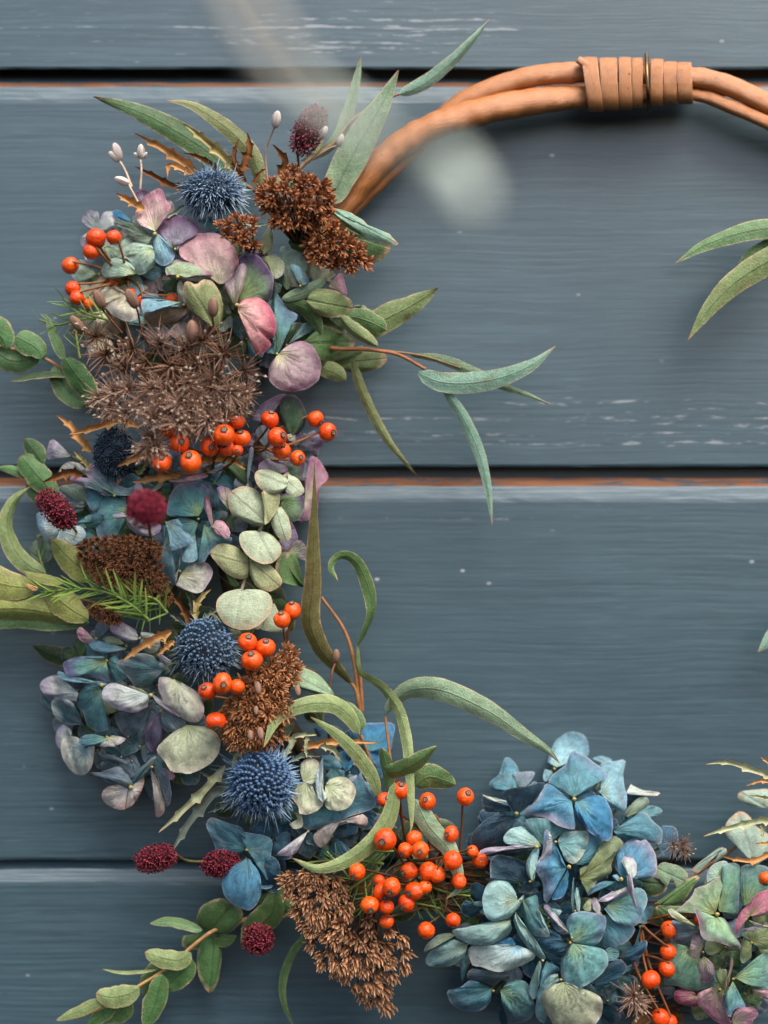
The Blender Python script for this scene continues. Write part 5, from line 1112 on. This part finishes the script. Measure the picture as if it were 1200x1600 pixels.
# dark leaves packed under the flowers
for lab, x, y, n, ks, sd_ in (('dark packed leaves showing between the top hydrangea and brown heads', 300, 560, 16, ['kd','nt','bw'], 1), ('dark packed leaves in the shade between the lower thistles', 390, 1150, 22, ['kd','nt','kd'], 2), ('dark packed leaves behind the orange hips at the bottom', 640, 1350, 20, ['kd','nt','bw'], 3), ('dark packed leaves between blue hydrangea and bottom right corner', 1030, 1500, 12, ['kd','bw'], 4), ('dark packed leaves behind the middle of the left side', 300, 880, 22, ['kd','kd','nt'], 5), ('dark packed leaves behind the small pale green hydrangea', 545, 1280, 18, ['kd','nt'], 6), ('dark packed leaves behind the large blue hydrangea', 870, 1430, 30, ['kd','kd','nt'], 7), ('dark packed leaves behind the round silvery leaves', 400, 930, 18, ['kd','nt'], 8)):
    s = sprig(lab, x, y, 20, name='leaf_bundle', cat='leaves'); rr = random.Random(sd_)
    sx, sy = {1: (110, 90), 2: (90, 150), 3: (110, 80), 4: (60, 80), 5: (140, 130), 6: (75, 70), 7: (150, 45), 8: (50, 110)}[sd_]
    for i in range(n):
        a = rr.uniform(0, 6.28); q = math.sqrt(rr.random()); px, py = x+sx*q*math.cos(a), y+sy*q*math.sin(a); b_ = rr.uniform(0, 6.28); l = rr.uniform(35, 55)
        dd = fd(px, py)*.42; L(s, [(px, py), (px+l*.5*math.cos(b_), py+l*.5*math.sin(b_)), (px+l*math.cos(b_+.3), py+l*math.sin(b_+.3))], rr.uniform(22, 34), rr.choice(ks), dd, dd+rr.uniform(-12, 6), nu=10, nv=4)
# ================================================================== blue thistles
GT = 'blue thistles on the wreath'
def th(label, x, y): return thing('sea_holly', label, 'thistle', x, y, 60, GT)
t = th('topmost blue thistle with golden spiny bracts on the upper left', 335, 300)
thistle(t, 333, 301, 40, 28, -16, (0,-.25,1), n=620, ln=19, c0=(62,88,120), c1=(172,196,214), seed=11, bud=1.6, reach=2.1)
for pts, ww, key, d0, d1 in (([(312,272),(285,250),(250,228),(210,208)], 22, 'tn', 92, 100), ([(296,300),(262,287),(235,272),(210,260)], 16, 'bw', 92, 96), ([(372,268),(345,238),(315,214),(286,193)], 22, 'to', 110, 118), ([(225,328),(208,316),(195,309),(181,302)], 20, 'tn', 100, 100), ([(375,272),(384,250),(390,230),(386,207)], 22, 'bw', 112, 110), ([(438,300),(440,270),(445,250),(426,226)], 22, 'bw', 112, 116), ([(385,285),(370,262),(366,240),(374,216)], 14, 'bw', 110, 116), ([(300,272),(280,262),(265,258),(262,278)], 14, 'tn', 106, 108), ([(400,300),(420,285),(425,275)], 12, 'to', 110, 110), ([(398,318),(420,322),(436,318)], 10, 'pr', 108, 108), ([(340,270),(330,255),(302,242),(286,240)], 12, 'bw', 100, 104), ([(395,290),(405,272),(418,262)], 10, 'bw', 110, 112), ([(288,320),(268,335),(255,342)], 10, 'pr', 100, 98), ([(372,345),(398,352),(420,350)], 9, 'ci', 104, 104)): bract(t, pts, ww, key, d0, d1)
t = th('dark blue thistle tucked behind lilac petals at the left, beside dried tan bracts', 182, 708)
thistle(t, 180, 708, 27, 32, -14, (-.1,-.1,1), n=460, ln=13, c0=(48,60,74), c1=(98,118,138), budc=(50,64,80), seed=12, bud=1.7, reach=1.9)
for pts, ww, key, d0, d1 in (([(145,706),(125,685),(110,665),(88,649)], 20, 'tn', 80, 84), ([(218,668),(190,657),(150,668),(108,679)], 20, 'tn', 120, 116), ([(245,712),(220,712),(200,720),(183,729)], 22, 'tn', 140, 142), ([(130,742),(110,738),(88,745),(67,754)], 22, 'bw', 118, 116), ([(285,738),(262,744),(235,748),(207,754)], 20, 'tn', 140, 138), ([(310,724),(335,715),(360,717),(385,733)], 20, 'tn', 130, 134), ([(140,735),(130,720),(115,705)], 12, 'to', 104, 104), ([(215,742),(224,728),(232,715)], 16, 'ol', 132, 136)): bract(t, pts, ww, key, d0, d1)
t = th('slate blue thistle between the grey lilac hydrangea and the large round leaf', 318, 1014)
thistle(t, 322, 1014, 36, 38, 0, (.12,-.1,1), n=600, ln=19, c0=(62,84,106), c1=(160,184,202), budc=(86,114,142), seed=13, bud=3.0, reach=2.2)
for pts, ww, key, d0, d1 in (([(268,986),(240,998),(215,1014),(190,1034)], 20, 'tn', 148, 152), ([(272,1000),(262,1008),(254,1016),(246,1025)], 13, 'tn', 150, 152), ([(300,985),(292,962),(282,945),(266,926)], 16, 'bw', 118, 126), ([(306,968),(308,945),(318,930),(330,920)], 16, 'to', 118, 124), ([(290,975),(275,965),(262,955)], 9, 'bg', 114, 116), ([(320,965),(335,955),(345,950)], 9, 'bg', 114, 114), ([(268,1010),(255,1000),(245,1000)], 8, 'to', 130, 132), ([(300,960),(298,940),(290,925)], 8, 'bg', 112, 116)): bract(t, pts, ww, key, d0, d1)
t = th('lowest and largest blue thistle with long spiny bracts reaching to the lower left', 408, 1232)
thistle(t, 408, 1224, 41, 40, 4, (.05,.05,1), n=760, ln=25, c0=(64,94,128), c1=(160,190,216), budc=(80,110,146), seed=14, bud=3.4, reach=2.15)
for pts, ww, key, d0, d1 in (([(352,1195),(328,1225),(290,1262),(248,1301)], 20, 'bt', 120, 112), ([(362,1222),(335,1240),(296,1286),(265,1336)], 22, 'bg', 110, 104), ([(470,1172),(495,1162),(525,1158),(588,1160)], 16, 'tn', 124, 120), ([(440,1185),(455,1165),(462,1150),(495,1148)], 15, 'bt', 128, 132), ([(500,1165),(520,1170),(530,1185),(536,1192)], 15, 'bt', 128, 132), ([(385,1195),(372,1190),(370,1180),(362,1205)], 15, 'bt', 134, 140), ([(412,1180),(408,1165),(400,1155)], 16, 'tn', 134, 140), ([(350,1215),(330,1215),(312,1205)], 10, 'bg', 110, 108), ([(365,1250),(345,1262),(325,1270)], 10, 'bg', 106, 100), ([(455,1190),(475,1180),(500,1182)], 13, 'bg', 126, 126), ([(480,1150),(478,1170),(480,1185)], 10, 'bt', 130, 132), ([(365,1195),(380,1185),(400,1190)], 10, 'bt', 130, 134)): bract(t, pts, ww, key, d0, d1)
# ================================================================== orange hips
GH = 'orange rosehip sprays on the wreath'
def hp(label, x, y): return thing('rosehip_spray', label, 'rosehips', x, y, 50, GH)
t = hp('six orange hips sticking out at the upper left beside grey folded petals', 150, 430)
hips(t, [(150,372,16,None),(178,371,12,None),(143,393,13,None),(110,415,15,None),(114,451,13,None),(120,465,13,None),(177,443,10,None,-46),(203,460,11,None,-50),(137,474,9,None,-20),(268,468,11,None,-52),(222,470,9,None,-52)], [(190,430),(200,440)], dz=6)
t = hp('cluster of orange hips under the fluffy brown umbels', 310, 690)
hips(t, [(263,671,14,(-.1,-.75)),(281,692,17,(.35,-.1),26),(253,723,17,(.1,-.55),24),(298,722,18,(-.05,-.6),30),(350,680,17,(.1,-.5),30),(370,658,14,(.1,-.8)),(328,698,15,(.3,.1),10),(355,701,13,(-.4,-.4),12),(378,685,14,(-.1,-.7),6),(371,704,9,(0,.1),36)], [(330,740),(345,720)], dz=18)
t = hp('six orange hips on long brown stalks at the right of the brown umbels', 440, 690)
hips(t, [(422,655,15,(.2,-.8)),(433,683,16.5,(.7,-.2),16),(440,704,15,(.2,-.6)),(465,716,12,(.5,-.1)),(493,655,14.5,(.7,.5)),(512,675,15.5,(.7,.1),14)], [(392,700),(395,705)], dz=12)
t = hp('two hips standing up between the large round leaf and the tall twisted leaf', 450, 970)
hips(t, [(441,968,14.5,(-.1,-.8)),(457,954,15,(-.05,-.9),-6)], [(452,1020)], dz=18)
t = hp('group of hips at the right side of the slate blue thistle', 380, 1040)
hips(t, [(387,1003,16,(.2,-.65)),(415,1012,15,(.1,-.75)),(394,1032,16,(-.05,-.75),16),(324,1080,14,(-.3,-.55)),(348,1068,17.5,(.2,0),18),(370,1073,13,None),(337,1127,15.5,(.2,.55))], [(395,1090),(385,1110)], dz=30)
t = hp('large bunch of orange hips at the bottom beside the green needles', 640, 1360)
hips(t, [(602,1312,18,(-.3,.0),20),(633,1328,13,(-.4,.4)),(657,1328,13,(-.1,0),18),(647,1309,12,None),(558,1362,14.5,(-.4,.4)),(669,1361,15,None),(683,1366,13,None,-4),(639,1360,14,(-.7,.1)),(612,1386,15.5,(-.2,.35),18),(596,1393,13,(.4,.6)),(647,1392,14.5,(-.6,.1)),(664,1386,11,None),(635,1411,15,(-.5,.3)),(578,1414,15.5,(.1,.35),10),(604,1417,13,None),(604,1440,12.5,None),(705,1303,13.5,(-.6,-.1)),(707,1344,15,None),(717,1377,12,None),(727,1245,14.5,(.3,-.6)),(668,1252,14,(-.3,-.4)),(626,1235,14,(.1,-.8)),(601,1249,13,(.4,-.4)),(666,1454,14.5,(-.3,.8)),(708,1438,13.5,(-.1,.85)),(738,1330,10,None,-30),(750,1344,14,None,-40),(592,1376,10,(-.4,.3),-10)], [(680,1400),(640,1345),(690,1330),(700,1395)], dz=6, stemcol=(92,62,40))
t = hp('hips in the dark gap between the blue and the olive pink hydrangea', 1040, 1490)
hips(t, [(1017,1531,15.5,(.4,.7)),(1045,1452,13,None,-32),(1044,1487,12.5,None,-32),(1042,1513,13,None,-30),(1095,1436,12,None,-26),(1032,1590,16,None,-24),(1046,1596,12,None,-26)], [(1000,1440),(985,1490)], dz=0, stemcol=(120,72,42))
t = hp('single hip at the right edge under the spiny bracts', 1195, 1374)
hips(t, [(1196,1373,12,(-.2,.6))], [(1215,1340)], dz=25)
# ================================================================== burgundy burnet heads
GB = 'burgundy burnet heads on the wreath'
def bt(label, x, y, d=90): return thing('burnet', label, 'burnet flower', x, y, d, GB)
t = bt('burgundy burnet standing upright at the top beside the pale leaf', 480, 205)
burnet(t, (465,240), (500,168), 42, 25, [(466,262),(462,300),(470,340)], seed=1, c=((96,36,44),(150,76,82)))
t = bt('burgundy burnet lying on blue white petals at the left', 88, 797)
burnet(t, (112,822), (64,770), 38, 55, [(130,840),(170,860)], seed=2)
t = bt('round burgundy burnet facing forward over the teal hydrangea', 228, 797)
burnet(t, (205,790), (250,802), 56, 195, [(229,812,240),(236,840,150),(245,860,80)], n=560, seed=3, c=((104,30,48),(150,52,70)))
t = bt('burgundy burnet stretched out to the left over the lowest board gap', 243, 1342, 60)
burnet(t, (273,1333), (214,1350), 37, 20, [(290,1344,70),(320,1346,70),(380,1340,50)], seed=4)
t = bt('burgundy burnet half hidden behind the steel blue hydrangea petals', 345, 1352, 50)
burnet(t, (372,1345), (318,1354), 37, -12, [(400,1340,50)], seed=5)
t = bt('small round burgundy burnet below the steel blue hydrangea', 403, 1467, 60)
burnet(t, (404,1462), (402,1472), 44, 20, [(420,1450,70),(445,1432,60),(470,1415,50)], n=340, seed=6)
# ================================================================== brown seed heads
GS = 'brown dried seed heads on the wreath'
def sd(name, label, cat, x, y): return thing(name, label, cat, x, y, 60, GS)
RUST = [tuft_mesh('tuft', 15, 1.1, 1.0, .15, (112,68,44), (184,124,86), i) for i in range(4)]
YAR = [tuft_mesh('tuft', 15, .72, 1.0, .12, (118,78,52), (208,160,122), 10+i, .12) for i in range(4)]
DRK = [tuft_mesh('tuft', 26, 1.25, 1.0, .10, (56,36,26), (140,96,68), 20+i) for i in range(4)]
MOS = [tuft_mesh('tuft', 22, 1.0, 1.0, .10, (112,70,44), (192,136,94), 30+i, .15) for i in range(4)]
UMB = [burst_mesh('umbel', 44, 1.0, .026, (74,52,40), (164,126,102), 40+i, 1.8, 3) for i in range(4)]
UMF = [burst_mesh('umbel', 80, 1.0, .028, (94,66,50), (196,162,140), 50+i, 1.45, 6) for i in range(4)]
t = sd('stonecrop', 'rusty brown stonecrop head between the topmost thistle and the cane', 'stonecrop', 480, 330)
tufted(t, RUST, [(402,300),(420,285),(440,280),(460,262),(480,270),(510,285),(516,310),(512,340),(480,352),(430,350),(415,330)], 14, 20, 22, (0,-.1), (470,390), 1)
tufted(t, RUST, [(470,390),(490,362),(515,330),(525,350),(548,372),(566,386),(578,405),(565,420),(545,430),(530,420),(500,410)], 14.5, 20, 16, (.2,.1), (470,390), 2)
t = sd('stonecrop', 'small brown stonecrop buds between the topmost thistle and pink petals', 'stonecrop', 370, 360)
tufted(t, RUST, [(338,350),(350,338),(370,335),(398,345),(402,365),(405,385),(380,388),(362,372)], 14, 16, 24, (0,-.2), (395,400), 3)
t = sd('wild_carrot', 'large fluffy brown wild carrot umbels filling the upper left side', 'wild carrot', 270, 590)
tufted(t, UMB, [(135,520),(150,525),(200,530),(300,515),(400,560),(415,575),(405,590),(380,600),(300,580),(180,585),(145,550)], 31, 40, 50, (0,-.1), (280,600), 4, 'umbel', 10, 14, (88,62,48), .9)
tufted(t, UMF, [(140,640),(150,610),(200,600),(300,590),(390,610),(395,640),(360,655),(300,665),(250,660),(200,648)], 22, 31, 54, (0,.1), (280,600), 5, 'umbel', 12, 20, (88,62,48), .9)
tufted(t, UMF, [(215,690),(240,672),(255,690),(245,710),(225,712)], 22, 27, 62, (0,.2), (270,640), 6, 'umbel', 4, 4, (88,62,48))
tufted(t, UMF, [(290,650),(330,650),(340,670),(310,682),(290,672)], 20, 24, 55, (0,.2), (280,620), 7, 'umbel', 4, 4, (88,62,48))
t = sd('dried_head', 'dark brown velvety seed head above the green needles', 'seed head', 195, 900)
tufted(t, DRK, [(122,850),(150,840),(200,842),(250,850),(255,890),(265,920),(262,945),(240,935),(200,930),(150,905),(125,880)], 8.6, 11.5, 8, (0,.1), (200,910), 8, 'tuft', 6, 20, (50,34,26))
tufted(t, DRK, [(140,950),(170,940),(190,955),(185,970),(150,972)], 9, 12, 12, (0,.1), (190,930), 9, 'tuft', 5, 4, (50,34,26))
t = sd('dried_head', 'rusty brown mossy seed head in the middle right of the slate blue thistle', 'seed head', 405, 1095)
tufted(t, MOS, [(375,1075),(395,1050),(420,1030),(450,1010),(470,1030),(470,1055),(440,1075),(455,1100),(440,1150),(400,1175),(360,1175),(345,1150),(350,1115)], 12.5, 20, 16, (.1,0), (430,1120), 10, 'tuft', 7, 16, (84,54,38))
t = sd('yarrow', 'long tan yarrow head hanging at the bottom below the orange hips', 'yarrow', 530, 1450)
tufted(t, YAR, [(442,1368),(480,1362),(525,1375),(548,1400),(545,1440),(520,1445),(490,1435),(462,1425),(445,1400)], 12.5, 21, 2, (-.1,.45), (560,1370), 11, 'tuft', 6, 10, (70,50,38))
tufted(t, YAR, [(465,1428),(500,1438),(540,1445),(560,1470),(600,1490),(618,1530),(605,1580),(580,1570),(545,1545),(505,1515),(478,1470)], 14.5, 24, 4, (.05,.5), (580,1400), 12, 'tuft', 8, 10, (70,50,38))
tufted(t, YAR, [(560,1460),(575,1440),(600,1450),(630,1460),(650,1500),(645,1525),(610,1500),(580,1490)], 19, 23, 0, (.3,.45), (600,1400), 13, 'tuft', 8, 8, (70,50,38))
t = sd('dried_head', 'pale wispy seed tuft in the dark gap beside the lowest single hip', 'seed head', 995, 1560)
tufted(t, UMF, [(985,1550),(1000,1550),(1005,1575),(990,1572)], 18, 27, 20, (0,.1), (990,1520), 14, 'umbel', 4, 4, (88,62,48))
t = sd('dried_head', 'dark wispy seed tuft peeping out at the right of the blue hydrangea', 'seed head', 1062, 1322)
tufted(t, UMB, [(1048,1310),(1070,1312),(1078,1330),(1055,1335)], 16, 24, 0, (.3,-.2), (1040,1370), 15, 'umbel', 4, 2, (60,46,40))
# ================================================================== pods and needles
GP = 'dried seed pods on thin stalks'
t = thing('seed_pods', 'pale seed pods on thin stalks at the far upper left', 'seed pods', 190, 260, 60, GP)
pods(t, [(183,238,14,255,[(195,265),(206,292)]), (178,245,10,225,None), (191,283,12,200,[(205,296),(215,315)]), (220,237,11,275,[(221,265),(219,295)]), (214,243,6,215,None), (226,243,6,310,None)], dz=22)
t = thing('seed_pods', 'lone pale seed pod standing above the topmost thistle on a curved stalk', 'seed pods', 432, 190, 90, GP)
pods(t, [(432,187,13,282,[(424,210),(415,240),(418,285)])], dz=36)
pods(t, [(505,208,11,300,[(498,222),(490,235)]), (532,220,10,290,[(515,232),(480,255),(462,275)])], dz=30)
t = thing('seed_pods', 'brown seed pods on stalks above the fluffy umbels', 'seed pods', 240, 500, 110, GP)
pods(t, [(155,468,15,250,[(165,490),(190,520)]), (206,467,16,245,[(216,490),(222,520),(236,545)]), (333,480,15,275,[(333,505),(336,540)]), (299,518,17,275,[(300,545),(305,570)]), (120,506,14,235,[(140,522),(180,545)])], True, 68)
t = thing('seed_pods', 'small brown pod on a straight stalk beside the tall twisted leaf', 'seed pods', 525, 1030, 80, GP)
pods(t, [(525,1025,11,275,[(519,1050),(513,1084)])], True, 50)
t = thing('seed_pods', 'tiny dried pods sunk in the rusty mossy seed head', 'seed pods', 405, 1140, 110, GP)
pods(t, [(403,1075,10,80,None), (465,1079,9,80,None), (407,1146,10,80,None), (391,1149,8,85,None), (400,1110,7,85,None)], True, 56)
GN = 'green needle sprigs'
def nd(label, x, y): return thing('needle_sprig', label, 'needle sprig', x, y, 60, GN)
t = nd('bright green needle sprig lying over the dark brown seed head', 150, 920)
needles(t, [(232,968),(205,945),(170,927),(130,920),(85,924),(65,925)], n=46, ln=54, dz=62, seed=1, spread=.9, wide=1.15)
needles(t, [(262,958),(240,935),(205,932),(186,930)], n=20, ln=48, dz=52, seed=2, spread=1.1, wide=1.15)
needles(t, [(250,930),(232,950),(215,962)], n=10, ln=46, dz=48, seed=7, spread=1.0)
t = nd('thin green needles at the left below the orange hips at the upper left', 130, 500)
needles(t, [(170,500),(140,492),(118,480),(98,466)], n=12, ln=42, dz=10, seed=3)
needles(t, [(150,498),(120,500),(90,508),(62,500)], n=12, ln=38, dz=6, seed=4)
needles(t, [(125,560),(120,530),(118,510)], n=8, ln=36, dz=4, seed=8)
t = nd('dark green needles around the bunch of hips at the bottom', 560, 1380)
for i, st in enumerate(([(600,1350),(560,1345),(510,1345),(470,1350)], [(590,1360),(560,1380),(535,1400),(520,1420)], [(600,1380),(580,1400),(560,1430)], [(640,1410),(670,1415),(690,1420)], [(620,1330),(590,1330),(560,1325)], [(545,1372),(530,1352),(510,1330)], [(660,1380),(700,1395),(735,1400)])): needles(t, st, n=16, ln=38, dz=-4, meshes=NEEDLE_D if i not in (1, 0) else NEEDLE, seed=20+i, spread=1.1)
t = nd('few green needles above the yellow olive leaf at the left edge', 70, 870)
needles(t, [(75,905),(65,880),(60,860)], n=9, ln=34, dz=10, meshes=NEEDLE_D, seed=40)
# bare twigs binding the wreath in the gaps
t = thing('twig_bundle', 'bare brown twigs in the dark gap between hips and blue hydrangea', 'twigs', 720, 1390, 40)
rr = random.Random(5)
for i in range(16):
    y = rr.uniform(1340, 1440); tube('twig', t, [(rr.uniform(620,700), y, 45), (rr.uniform(720,780), y+rr.uniform(-25,25), rr.uniform(50,85)), (rr.uniform(820,860), y+rr.uniform(-30,30), 50)], 2.2, 1.6, 'stem', (86,58,40), 6)
for i in range(14):
    y = rr.uniform(1400, 1580); tube('twig', t, [(rr.uniform(960,990), y, 40), (rr.uniform(1000,1050), y+rr.uniform(-35,25), rr.uniform(40,70)), (rr.uniform(1070,1110), y+rr.uniform(-40,30), 45)], 2.0, 1.5, 'stem', (92,58,40), 6)
